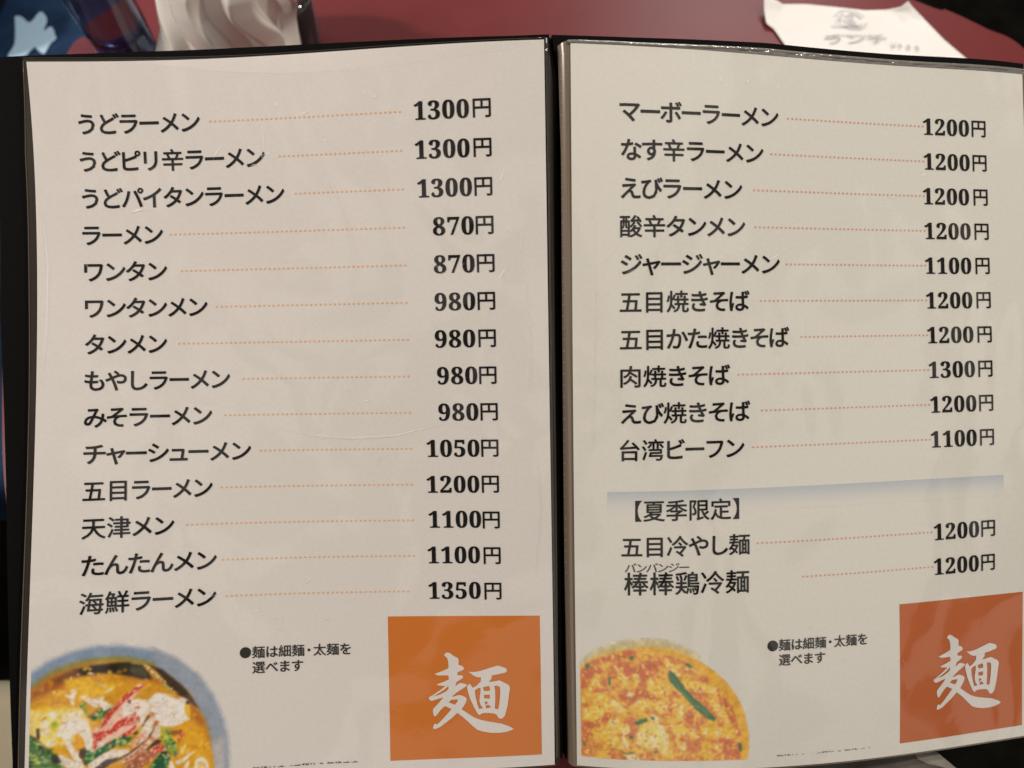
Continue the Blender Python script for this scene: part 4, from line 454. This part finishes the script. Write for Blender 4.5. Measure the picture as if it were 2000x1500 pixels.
v2, f2 = curve_fill([[(x, -y) for x, y in smooth_loop(lp, 3)]])
place(link('leaf_print', mesh('leaf_print', [(x, -y, -.1192) for x, y in v2], f2, False), mat('leaf_white', (.50, .74, .98), .8)), cush)
bagm = mat('black_leather', (.008, .008, .007), .5, spec=.25); add_bump(bagm, 160, .3)
bag = thing('hand_bag', 'black leather bag standing on the navy cushion', 'bag', (-.58, .62, -.118))
bo = rounded_box('body', -.68, -.4735, .548, .70, -.118, .03, .025, bagm); place(bo, bag)
place(tube('strap', [(-.65, .62, .028), (-.645, .62, .08), (-.61, .62, .12), (-.56, .62, .12), (-.525, .62, .08), (-.52, .62, .028)], .006, bagm, None), bag)
sm2 = mat('beige_vinyl', (.42, .37, .24), .55); add_noise_color(sm2, (.38, .335, .215), (.46, .41, .27), 20)
seat = thing('beige_seat', 'pale beige padded seat at the lower left of the menu', 'seat', (-.45, -.12, -.20))
place(rounded_box('seat_pad', -.62, -.285, -.30, .0285, -.20, -.12, .012, sm2), seat)
place(rounded_box('seat_base', -.58, -.31, -.27, .0, -.72, -.2005, .01, pm), seat)
place(rounded_box('bench_base', -.92, -.40, .20, 1.1, -.72, -.2205, .01, pm), cush)
clm = mat('grey_cloth', (.11, .10, .09), .85, spec=.2); add_noise_color(clm, (.085, .078, .07), (.13, .12, .108), 60, 4); add_bump(clm, 300, .4)
cl = thing('grey_cloth', 'grey cloth peeking out under the lower right of the menu', 'cloth', (.15, -.02, .001))
v2, f2 = curve_fill([[(x, -y) for x, y in np.array(CLOTH)[:, :2]]])
co = link('cloth', mesh('cloth', [(x, -y, .0004) for x, y in v2], f2, False), clm); place(co, cl)
hm = mat('cloth_hem', (.22, .21, .185), .85, spec=.2); add_noise_color(hm, (.17, .16, .14), (.26, .25, .22), 90, 4)
hp = np.array(CLOTH_HEM)[:, :2]; ed = np.array(CLOTH)[4:7, :2]
V = []; F = []
for k in range(9):
    q = k / 8; a = np.array([np.interp(q, np.linspace(0, 1, len(hp)), hp[:, d]) for d in (0, 1)]); e = np.array([np.interp(q, np.linspace(0, 1, len(ed)), ed[:, d]) for d in (0, 1)])
    for w in np.linspace(0, 1, 6): p = a + (e - a) * w; V.append((p[0], p[1], .0008 + .0007 * math.sin(w * math.pi)))
for k in range(8):
    for w in range(5): F.append((k * 6 + w, k * 6 + w + 1, k * 6 + w + 7, k * 6 + w + 6))
place(link('hem', mesh('hem', V, F), hm), cl)

# ---------------------------------------------------------------- the menu
menu = thing('menu_folder', 'open black menu folder with two pages of noodle prices in clear pockets', 'menu', (0, 0, 0))
def paper_mat(name, c):
    m = laminate(mat(name, c, .6)); uv = N(m, 'ShaderNodeUVMap'); uv.uv_map = 'page'
    n1 = N(m, 'ShaderNodeTexNoise'); n1.inputs['Scale'].default_value = 190; n1.inputs['Detail'].default_value = 3
    n2 = N(m, 'ShaderNodeTexNoise'); n2.inputs['Scale'].default_value = 60; n2.inputs['Detail'].default_value = 4
    a = N(m, 'ShaderNodeMath'); a.operation = 'ADD'; r = N(m, 'ShaderNodeMapRange'); r.inputs['From Min'].default_value = .7; r.inputs['From Max'].default_value = 1.3; r.inputs['To Min'].default_value = .965; r.inputs['To Max'].default_value = 1.035
    x = N(m, 'ShaderNodeVectorMath'); x.operation = 'SCALE'; x.inputs[0].default_value = c
    L(m, uv.outputs['UV'], n1.inputs['Vector']); L(m, uv.outputs['UV'], n2.inputs['Vector']); L(m, n1.outputs['Fac'], a.inputs[0]); L(m, n2.outputs['Fac'], a.inputs[1])
    L(m, a.outputs[0], r.inputs['Value']); L(m, r.outputs['Result'], x.inputs['Scale']); L(m, x.outputs['Vector'], P(m).inputs['Base Color'])
    return m
MP = dict(
    cover=mat('black_cover', (.004, .004, .004), .65, spec=.05),
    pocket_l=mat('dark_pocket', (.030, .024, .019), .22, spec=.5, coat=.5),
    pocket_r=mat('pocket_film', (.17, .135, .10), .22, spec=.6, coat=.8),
    film=mat('clear_film_edge', (.20, .19, .175), .16, spec=.8, coat=1),
    paper=paper_mat('laminated_paper', (.646, .634, .618)), paper_r=paper_mat('laminated_paper_cream', (.652, .652, .614)),
    ink=laminate(mat('black_ink', (.007, .007, .007), .5)),
    ink_grey=laminate(mat('grey_ink', (.03, .03, .03), .5)),
    dot_l=laminate(mat('tan_ink', ink_col((194, 146, 102)), .5)), dot_r=laminate(mat('rust_ink', ink_col((184, 124, 100)), .5)),
    sq_l=laminate(mat('orange_ink', ink_col((166, 95, 38)), .5)), sq_r=laminate(mat('rust_orange_ink', ink_col((150, 80, 44)), .5)),
)
def srgb(l): l = np.asarray(l, float); return tuple(255 * (1.055 * l ** (1 / 2.4) - .055))
PAPER_RGB = srgb(np.array([.648, .632, .610]) / PICTURE); PAPER_RGB_R = srgb(np.array([.652, .652, .614]) / PICTURE)
pic = laminate(mat('printed_picture', (.5, .5, .5), .5)); at = N(pic, 'ShaderNodeAttribute'); at.attribute_name = 'print'; L(pic, at.outputs['Color'], P(pic).inputs['Base Color'])
add_bump(MP['cover'], 400, .25); add_bump(MP['film'], 300, .8, .0007, 2); add_bump(MP['film'], 300, .8, .0007, 2, sock='Coat Normal'); add_bump(MP['pocket_r'], 70, .3, .0006, 2, sock='Coat Normal')
# covers and spine
for pg, lf, tp, rt in ((0, BOARD_L_LEFT, BOARD_L_TOP, BOARD_L_RIGHT), (1, BOARD_R_LEFT, BOARD_R_TOP, [[217, -10], [217, 300]])):
    UV, f, idx = outline_grid(lf, rt, tp, 297.5, 40, 50)
    slab('cover_panel', pg, UV, f, idx, -5., 1.6, MP['cover'], menu)
vv = np.linspace(0, 1, 40); A_ = np.array(BOARD_L_RIGHT); B_ = np.array(BOARD_R_LEFT)
va = -3.6 + vv * 301; vb = -4.7 + vv * 302
la = on_page(0, np.interp(va, A_[:, 1], A_[:, 0]) - 1.2, va, -5.4); lb = on_page(1, np.interp(vb, B_[:, 1], B_[:, 0]) + 1.2, vb, -5.4)
nn = snorm(0, np.full(40, 210.), np.clip(va, 0, 297)); V = []; F = []
for side in (0, 1):
    for q in np.linspace(0, 1, 9):
        V += list(la * (1 - q) + lb * q - nn * (.0030 * math.sin(q * math.pi) + .0016 * side))
i = np.arange(2 * 9 * 40).reshape(2, 9, 40)
for k in range(8):
    for j in range(39):
        F.append((i[0, k, j], i[0, k, j + 1], i[0, k + 1, j + 1], i[0, k + 1, j])); F.append((i[1, k + 1, j], i[1, k + 1, j + 1], i[1, k, j + 1], i[1, k, j]))
for j in (0, 39):
    for k in range(8): F.append((i[0, k, j], i[0, k + 1, j], i[1, k + 1, j], i[1, k, j]))
link('spine', mesh('spine', V, F), MP['cover'], menu)
# pockets
UV, f, idx = outline_grid(POCK_L_LEFT, POCK_L_RIGHT, POCK_L_TOP, 298.2, 120, 60)
hh = -.8 - 3.2 * (np.clip(UV[:, 0] - 210.2, 0, 9) / 3) ** 2
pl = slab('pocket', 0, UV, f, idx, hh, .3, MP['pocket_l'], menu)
UV, f, idx = outline_grid(POCK_R_LEFT, [[213, -10], [213, 300]], POCK_R_TOP, 298.2, 120, 60)
hh = -.8 - 3.0 * (np.clip(-1.2 - UV[:, 0], 0, 9) / 3.3) ** 2
pr = slab('pocket', 1, UV, f, idx, hh, .3, MP['pocket_r'], menu)
pl['label'] = 'dark brown film pocket of the left page'; pr['label'] = 'grey brown film pocket of the right page'
A_ = np.array(POCK_R_TOP); us = np.linspace(-.5, 212, 160); vt = np.interp(us, A_[:, 0], A_[:, 1]) + .35
UV = np.zeros((160, 9, 2)); UV[..., 0] = us[:, None]; hh = np.zeros((160, 9))
for j in range(9):
    UV[:, j, 1] = vt + (-.12 - vt) * j / 8
    hh[:, j] = -.45 + (.50 + .16 * np.sin(us * .31) + .12 * np.sin(us * .83 + 1)) * math.sin(math.pi * (j / 8) ** .8)
idx = np.arange(1440).reshape(160, 9); f = np.stack([idx[:-1, :-1], idx[:-1, 1:], idx[1:, 1:], idx[1:, :-1]], -1).reshape(-1, 4)
page_mesh('film_strip', 1, UV.reshape(-1, 2), f, hh.ravel(), MP['film'], pr, flat=False)
t = np.linspace(0, 1, 60)
A_ = np.array(POCK_R_TOP); u = -1 + t * 213
tube('film_lip', on_page(1, u, np.interp(u, A_[:, 0], A_[:, 1]) + .75, -.2 + .12 * np.sin(u / 9)), .00072, MP['film'], pr)
A_ = np.array(POCK_L_TOP); u = -1.2 + t * 211.6
tube('film_lip', on_page(0, u, np.interp(u, A_[:, 0], A_[:, 1]) + .3, -.6), .00022, MP['pocket_l'], pl)
v = -.5 + t * 297.5
ffg = mat('film_fold_gloss', (.03, .025, .02), .10, spec=.8, coat=1); add_bump(ffg, 160, .7, .0006, 2); add_bump(ffg, 160, .7, .0006, 2, sock='Coat Normal')
tube('film_fold', on_page(0, 210.8 + .2 * np.sin(v / 40), v, -.55), .0006, ffg, pl)
A_ = np.array(POCK_L_LEFT); tube('film_edge', on_page(0, np.interp(v, A_[:, 1], A_[:, 0]), v, -.7), .0002, mat('film_line', (.10, .085, .065), .25), pl)
wd = np.array(WELD); vs_ = np.arange(4, 215, 4.65); us_ = np.interp(vs_, wd[:, 1], wd[:, 0])
hh = -.8 - 3.0 * (np.clip(-1.2 - us_, 0, 9) / 3.3) ** 2
V = []; F = []
for u_, v_, h_ in zip(us_, vs_, hh):
    a = np.arange(8) / 8 * 2 * math.pi; n0 = len(V)
    V += list(on_page(1, u_ + .28 * np.cos(a), v_ + .34 * np.sin(a), h_ + .05)) + [on_page(1, np.array([u_]), np.array([v_]), h_ + .3)[0]]
    F += [(n0 + k, n0 + (k + 1) % 8, n0 + 8) for k in range(8)]
link('weld_dots', mesh('weld_dots', V, F), mat('weld', (.22, .20, .17), .3), pr)

PITCH_MM = 15.067; V0 = (24.80, 25.58)
pages = []
for pg in (0, 1):
    uv, f = grid_uv(np.linspace(0, PW, 85), np.linspace(0, PH, 115))
    idx = np.arange(85 * 115).reshape(85, 115)
    pages.append(slab('page', pg, uv, f, idx, 0., .25, MP[('paper', 'paper_r')[pg]], menu))
pages[0]['label'] = 'left page of fourteen noodle dishes with a seafood ramen picture'
pages[1]['label'] = 'right page of twelve noodle dishes with an egg noodle picture'

NAMES_L = ['うどラーメン', 'うどピリ辛ラーメン', 'うどパイタンラーメン', 'ラーメン', 'ワンタン', 'ワンタンメン', 'タンメン', 'もやしラーメン', 'みそラーメン', 'チャーシューメン', '五目ラーメン', '天津メン', 'たんたんメン', '海鮮ラーメン']
NUM_L = ['1300', '1300', '1300', '870', '870', '980', '980', '980', '980', '1050', '1200', '1100', '1100', '1350']
NAMES_R = ['マーボーラーメン', 'なす辛ラーメン', 'えびラーメン', '酸辛タンメン', 'ジャージャーメン', '五目焼きそば', '五目かた焼きそば', '肉焼きそば', 'えび焼きそば', '台湾ビーフン']
NUM_R = ['1200', '1200', '1200', '1200', '1100', '1200', '1200', '1300', '1200', '1100', '1200', '1200']
for i, (nm, l0, l1, p0, p1) in enumerate(ROW_L):
    v = V0[0] + PITCH_MM * i
    write(NAMES_L[i], 0, nm[0], nm[1], v - .15, 9.35, MP['ink'], pages[0], 'dish_name')
    dots(0, l0, l1, v - .05, MP['dot_l'], pages[0])
    write_price(NUM_L[i], 0, p0, p1, v, MP['ink'], pages[0], -.3 if i > 10 else 0)
for i, (nm, l0, l1, p0, p1) in enumerate(ROW_R):
    v = V0[1] + PITCH_MM * i if i < 10 else 201.4 + PITCH_MM * (i - 10)
    if nm: write(NAMES_R[i], 1, nm[0], nm[1], v - .1, 9.35, MP['ink'], pages[1], 'dish_name')
    dots(1, l0, l1, v - (.1 if i < 10 else .2), MP['dot_r'], pages[1])
    write_price(NUM_R[i], 1, p0, p1, v, MP['ink'], pages[1])
# summer block
uv, f = grid_uv(np.linspace(13.65, 194.3, 120), np.linspace(178.2, 187.2, 40))
def band_col(p):
    k = np.clip((187.0 - p[:, 1]) / 8.8, 0, 1); k = k ** 1.3 * (1 + .35 * fbm(p[:, 0] * 1.5, p[:, 1] * 1.5, 5)); k = np.clip(k, 0, 1)[:, None]
    base = np.array([1, 1, 1.]); blue = np.array([.66, .745, .88]); return base * (1 - k) + blue * k
bandm = laminate(mat('pale_blue_print', (.5, .5, .5), .5)); at = N(bandm, 'ShaderNodeAttribute'); at.attribute_name = 'print'; L(bandm, at.outputs['Color'], P(bandm).inputs['Base Color'])
bd = page_mesh('blue_band', 1, uv, f, .05, bandm, pages[1])
ca = bd.data.color_attributes.new('print', 'FLOAT_COLOR', 'POINT'); cc = np.ones((len(uv), 4)); cc[:, :3] = band_col(uv) * np.array([.652, .652, .614]); ca.data.foreach_set('color', cc.ravel())
write('【夏季限定】', 1, 25.04, 68.4, 186.3, 9.35, MP['ink'], pages[1], 'heading_text')
write('五目冷やし麺', 1, 19.4, 72.8, 201.3, 9.35, MP['ink'], pages[1], 'dish_name')
write('バンバンジー', 1, 20.8, 47.2, 210.15, 4.5, MP['ink_grey'], pages[1], 'reading_text', bold=.25, slant=.12)
write('棒棒鶏冷麺', 1, 20.4, 72.4, 216.9, 10.3, MP['ink'], pages[1], 'dish_name')
# notes
def disc(pg, u, v, r, m, parent):
    a = np.arange(40) / 40 * 2 * math.pi; ink = Ink(); ink.add(np.stack([u + r * np.cos(a), v + r * np.sin(a)], 1), [tuple(range(40))[::-1]]); return ink.build('note_bullet', pg, m, parent)
disc(0, 81.5, 244.4, 2.27, MP['ink_grey'], pages[0]); disc(1, 82.5, 244.8, 2.3, MP['ink_grey'], pages[1])
write('麺は細麺・太麺を', 0, 84.2, 124.85, 244.45, 5.3, MP['ink_grey'], pages[0], 'note_text', adv_kana=.96); write('選べます', 0, 84.3, 104.95, 250.7, 5.3, MP['ink_grey'], pages[0], 'note_text', adv_kana=.96)
write('麺は細麺・太麺を', 1, 85.15, 124.9, 244.65, 5.3, MP['ink_grey'], pages[1], 'note_text', adv_kana=.96); write('選べます', 1, 85.15, 105.5, 251.0, 5.3, MP['ink_grey'], pages[1], 'note_text', adv_kana=.96)
# fine print: only the tops of the letters were printed
def clip_top(v, f, vmax):
    V = []; F = []
    for q in f:
        p = [v[i] for i in q]; o = []
        for a, b_ in zip(p, p[1:] + p[:1]):
            if a[1] <= vmax: o.append(a)
            if (a[1] <= vmax) != (b_[1] <= vmax): t = (vmax - a[1]) / (b_[1] - a[1]); o.append(a + (b_ - a) * t)
        if len(o) > 2: n0 = len(V); V += o; F.append(tuple(range(n0, n0 + len(o))))
    return np.array(V).reshape(-1, 2), F
for pg, u0, u1, vt in ((0, 80.7, 127.2, 291.0), (1, 80.5, 127.2, 291.6)):
    g = layout('※価格はすべて税込み価格です', 3.5, 1, 1); lo = min(q[1][:, 0].min() for q in g); hi = max(q[1][:, 0].max() for q in g); ink = Ink(); k = (u1 - u0) / (hi - lo)
    for ch, v, f in g:
        w = np.stack([u0 + (v[:, 0] - lo) * k, v[:, 1] + vt + 1.6], 1); cv, cf = clip_top(w, f, vt + (.75 if pg == 0 else .55))
        if len(cv): ink.smear(cv, cf, .03)
    ink.build('fine_print', pg, MP['ink'], pages[pg])
# squares and brush character
for pg in (0, 1):
    uv, f = grid_uv(np.linspace(140.68, 204.55, 40), np.linspace(231.24, 291.95, 40))
    page_mesh('orange_square', pg, uv, f, .06, MP['sq_l' if pg == 0 else 'sq_r'], pages[pg])
    ink = Ink()
    for k, loops in enumerate(BRUSH): v, f = curve_fill(loops); ink.add(v, f, .20 + .005 * k)
    ink.build('brush_character', pg, MP['paper'], pages[pg])
# food pictures
FOOD_L = [tuple(x) for x in FOOD_L]; FOOD_R = [tuple(x) for x in FOOD_R]
WHITE = [(212, 202, 190), (200, 186, 168), (218, 210, 200), (190, 172, 150)]
def box(u0, v0, u1, v1): return [(u0, v0), (u1, v0), (u1, v1), (u0, v1)]
extra = []
extra += scatter(SOUP_L, 120, .55, [(204, 156, 46), (170, 116, 34), (212, 170, 66), (188, 130, 36)], 1, 2.5, soft=.8)
extra += scatter(SOUP_L, 26, .35, [(222, 196, 120), (214, 184, 100)], 2, 3., soft=.3)
for x in FOOD_L[11:]: extra.append(x)
for x in FOOD_L[11:]:                                            # speckle by the colour of each topping
    c = x[1]; a = np.asarray(x[0], float); ar = np.prod(a.max(0) - a.min(0))
    if c[0] > 150 and c[1] < 80: extra += scatter(x[0], int(min(60, ar * .9)), .16, [(224, 190, 170), (206, 120, 96), (226, 206, 190), (140, 34, 32)], len(extra), 2.2, -.7, 1., .15)
    elif min(c) > 165: extra += scatter(x[0], int(min(40, ar * .35)), .22, [(182, 168, 150), (222, 216, 208), (196, 182, 158), (176, 156, 128)], len(extra), 5., -.5, 2., .3)
    elif c[1] > c[0]: extra += scatter(x[0], int(min(40, ar * .4)), .35, [(52, 92, 52), (120, 150, 82), (28, 60, 42), (168, 180, 104)], len(extra), 2., soft=.35)
    elif c[0] > 130 and c[2] > 55 and c[1] < 150: extra += scatter(x[0], int(min(40, ar * .5)), .22, [(210, 176, 140), (150, 84, 52), (222, 196, 160)], len(extra), 2.5, -.6, 1., .2)
strokes_l = FOOD_L[:11] + extra
picture('ramen_photo', 0, np.arange(1.4, 77, .28), np.arange(236, 296.3, .28), lambda p: paint(p, PAPER_RGB, strokes_l),
        lambda p: sdist(p, FOOD_L[0][0]) > -1.6, pic, pages[0])
YEL = [(206, 168, 66), (214, 184, 92), (196, 146, 54), (210, 176, 78)]; PALE = [(214, 198, 140), (206, 186, 116), (218, 206, 164)]; RED = [(176, 94, 70), (168, 82, 64), (188, 112, 70)]
def right_col(p):
    col = paint(p, PAPER_RGB_R, FOOD_R[:2])
    d = np.clip(sdist(p, SOUP_R) / 1.2 + .3, 0, 1)[:, None]
    n = fbm(p[:, 0] * .33, p[:, 1] * .33, 31, 5) + .35 * fbm(p[:, 0] * 1.1, p[:, 1] * 1.1, 77, 3); n = np.clip(n * 3.0 + .60, 0, 1)[:, None]
    col = col * (1 - d) + d * (np.array([178, 100, 70.]) * (1 - n) + np.array([204, 166, 72.]) * n)
    st = scatter(SOUP_R, 150, .7, YEL + RED, 5, 2.2, soft=.5, noise=.12)
    for x in FOOD_R[2:]:
        c = x[1]
        if c[0] < 100 or c[1] < 90: st.append(x)
    st += scatter(SOUP_R, 130, .55, YEL, 6, 2.4, soft=.35, noise=.12) + scatter(SOUP_R, 34, .42, [(204, 184, 84), (196, 176, 70), (212, 196, 120)], 8, 7., soft=.3)
    for x in FOOD_R[2:]:
        c = x[1]
        if not (c[0] < 100 or c[1] < 90):
            st.append(x); a = np.asarray(x[0], float); ar = np.prod(a.max(0) - a.min(0))
            st += scatter(x[0], int(min(26, ar * .5)), .32, (PALE if c[1] > 165 else YEL) + [(186, 122, 58)], len(st), 2.4, soft=.25, noise=.12)
    st += scatter(SOUP_R, 110, .28, PALE + RED, 7, 3., soft=.2)
    st += [x for x in FOOD_R[2:] if x[1][0] < 100]
    base = col.copy(); over = paint_on(p, col, st)
    k = np.clip(sdist(p, SOUP_R) / .8 + .2, 0, 1)[:, None]
    return np.clip(soften(p, (base * (1 - k) + over * k) * .9 + .1 * np.array([200, 168, 110.]), 2), 0, 255)
def paint_on(p, col, st):
    col = col.copy(); q = p + .7 * np.stack([fbm(p[:, 0] * .6, p[:, 1] * .6, 3), fbm(p[:, 0] * .6, p[:, 1] * .6, 9)], 1)
    for k, (poly, c, soft, noise) in enumerate(st):
        poly = np.asarray(poly, float); m = ((q > poly.min(0) - soft * 1.2 - .3) & (q < poly.max(0) + soft * 1.2 + .3)).all(1)
        if not m.any(): continue
        d = sdist(q[m], poly) + noise * 3.0 * fbm(p[m][:, 0] * 1.2, p[m][:, 1] * 1.2, 90 + k % 40)
        a = np.clip(d / max(soft, .05) * .5 + .5, 0, 1)[:, None]
        col[m] = col[m] * (1 - a) + np.asarray(c, float) * (1 + 1.1 * noise * fbm(p[m][:, 0] * 1.2, p[m][:, 1] * 1.2, 20 + k % 40)[:, None]) * a
    return col
picture('noodle_photo', 1, np.arange(1.8, 73.4, .28), np.arange(239.0, 293.2, .28), right_col,
        lambda p: np.maximum(sdist(p, FOOD_R_CLIP) + .15, np.where(p[:, 1] < 262, sdist(p, FOOD_R[0][0]) + 1.2, -9)) > 0, pic, pages[1])
# loosened film along the top and the outer edge of the left pocket
fmx = bpy.data.materials.new('loose_film'); fmx.use_nodes = True; nt = fmx.node_tree; nt.nodes.clear()
o_ = nt.nodes.new('ShaderNodeOutputMaterial'); mx = nt.nodes.new('ShaderNodeMixShader'); tr_ = nt.nodes.new('ShaderNodeBsdfTransparent'); gl = nt.nodes.new('ShaderNodeBsdfGlossy')
gl.inputs['Roughness'].default_value = .55; mx.inputs[0].default_value = .055
nt.links.new(tr_.outputs[0], mx.inputs[1]); nt.links.new(gl.outputs[0], mx.inputs[2]); nt.links.new(mx.outputs[0], o_.inputs[0])
w = np.array(WAVE); us = np.linspace(1, 209, 90); vb = np.interp(us, w[:, 0], w[:, 1])
vb = np.convolve(np.pad(vb, 3, 'edge'), np.ones(7) / 7, 'valid')
UV = np.zeros((90, 8, 2)); UV[..., 0] = us[:, None]
for j in range(8): UV[:, j, 1] = .3 + (np.maximum(vb, .5) - .3) * j / 7
idx = np.arange(720).reshape(90, 8); f = np.stack([idx[:-1, :-1], idx[:-1, 1:], idx[1:, 1:], idx[1:, :-1]], -1).reshape(-1, 4)
page_mesh('loose_film', 0, UV.reshape(-1, 2), f, .5, fmx, pl)
w = np.array(WAVE_LEFT); vs = np.linspace(w[0, 1], w[-1, 1], 40); ub = np.maximum(np.interp(vs, w[:, 1], w[:, 0]), .15)
UV = np.zeros((40, 4, 2)); UV[..., 1] = vs[:, None]
for j in range(4): UV[:, j, 0] = .1 + (ub - .1) * j / 3
idx = np.arange(160).reshape(40, 4); f = np.stack([idx[:-1, :-1], idx[1:, :-1], idx[1:, 1:], idx[:-1, 1:]], -1).reshape(-1, 4)
page_mesh('loose_film', 0, UV.reshape(-1, 2), f, .5, fmx, pl)

crm = bpy.data.materials.new('film_crease'); crm.use_nodes = True; nt = crm.node_tree; nt.nodes.clear()
o_ = nt.nodes.new('ShaderNodeOutputMaterial'); mx = nt.nodes.new('ShaderNodeMixShader'); tr_ = nt.nodes.new('ShaderNodeBsdfTransparent'); gl = nt.nodes.new('ShaderNodeBsdfGlossy')
gl.inputs['Roughness'].default_value = .5; gl.inputs['Color'].default_value = (.95, .95, .95, 1); mx.inputs[0].default_value = .13
nt.links.new(tr_.outputs[0], mx.inputs[1]); nt.links.new(gl.outputs[0], mx.inputs[2]); nt.links.new(mx.outputs[0], o_.inputs[0])
def crease(path, w, V, F, pg):
    """a narrow raised ridge of film along a path in page millimetres"""
    p = np.array(path, float); d = np.r_[0, np.cumsum(np.hypot(*np.diff(p, axis=0).T))]; t = np.linspace(0, d[-1], max(6, int(d[-1] / 1.5)))
    q = np.stack([np.interp(t, d, p[:, 0]), np.interp(t, d, p[:, 1])], 1); k = np.gradient(q, axis=0); k /= np.linalg.norm(k, axis=1)[:, None] + 1e-9; nrm_ = np.stack([-k[:, 1], k[:, 0]], 1)
    tap = np.sin(np.linspace(0, math.pi, len(t)))[:, None] * w + .01; n0 = len(V)
    for e, h in ((-1, .34), (0, .34 + .55 * w), (1, .34)): V += list(on_page(pg, *(q + nrm_ * tap * e).T, h))
    m_ = len(t)
    for r in (0, 1):
        for i in range(m_ - 1): F.append((n0 + r * m_ + i, n0 + (r + 1) * m_ + i, n0 + (r + 1) * m_ + i + 1, n0 + r * m_ + i + 1))
for pg, pocket_, long_, zones, seed in (
        (0, pl, [[(199, 72), (201, 90), (203, 118), (202, 136)], [(203, 158), (205, 170), (206, 186), (203, 214)], [(2.5, 60), (4.4, 84), (4.0, 108), (1.6, 132)], [(96, 151), (112, 154.5), (128, 156), (146, 155), (166, 150)]],
         [(95, 34, 30, 16, 7), (120, 20, 30, 6, 3), (95, 225, 32, 26, 12), (180, 60, 18, 30, 5), (130, 150, 18, 20, 7), (30, 60, 14, 30, 4)], 4),
        (1, pr, [[(8, 60), (9, 85), (9, 110), (8, 160)]],
         [(60, 14, 40, 8, 4), (120, 60, 40, 30, 5), (120, 250, 30, 25, 5), (20, 70, 8, 30, 3)], 6)):
    g = np.random.default_rng(seed); V = []; F = []
    for p in long_:
        V1 = []; F1 = []; crease(p, .55, V1, F1, pg); link('film_crease', mesh('film_crease', V1, F1), crm, pocket_)
    for u, v, su, sv, n in zones:
        for _ in range(n):
            c = np.array([u + (g.random() - .5) * 2 * su, v + (g.random() - .5) * 2 * sv]); a = g.random() * 3.14; l = 1.2 + 3.5 * g.random() ** 2; b_ = (g.random() - .5) * l * .5
            e = np.array([math.cos(a), math.sin(a)]); f_ = np.array([-e[1], e[0]]); c = np.clip(c, 6, [204, 285])
            crease([c - e * l, c - e * l * .5 + f_ * b_ * .75, c + f_ * b_, c + e * l * .5 + f_ * b_ * .75, c + e * l], .22 + .22 * g.random(), V, F, pg)
    link('film_wrinkles', mesh('film_wrinkles', V, F), crm, pocket_)['kind'] = 'stuff'
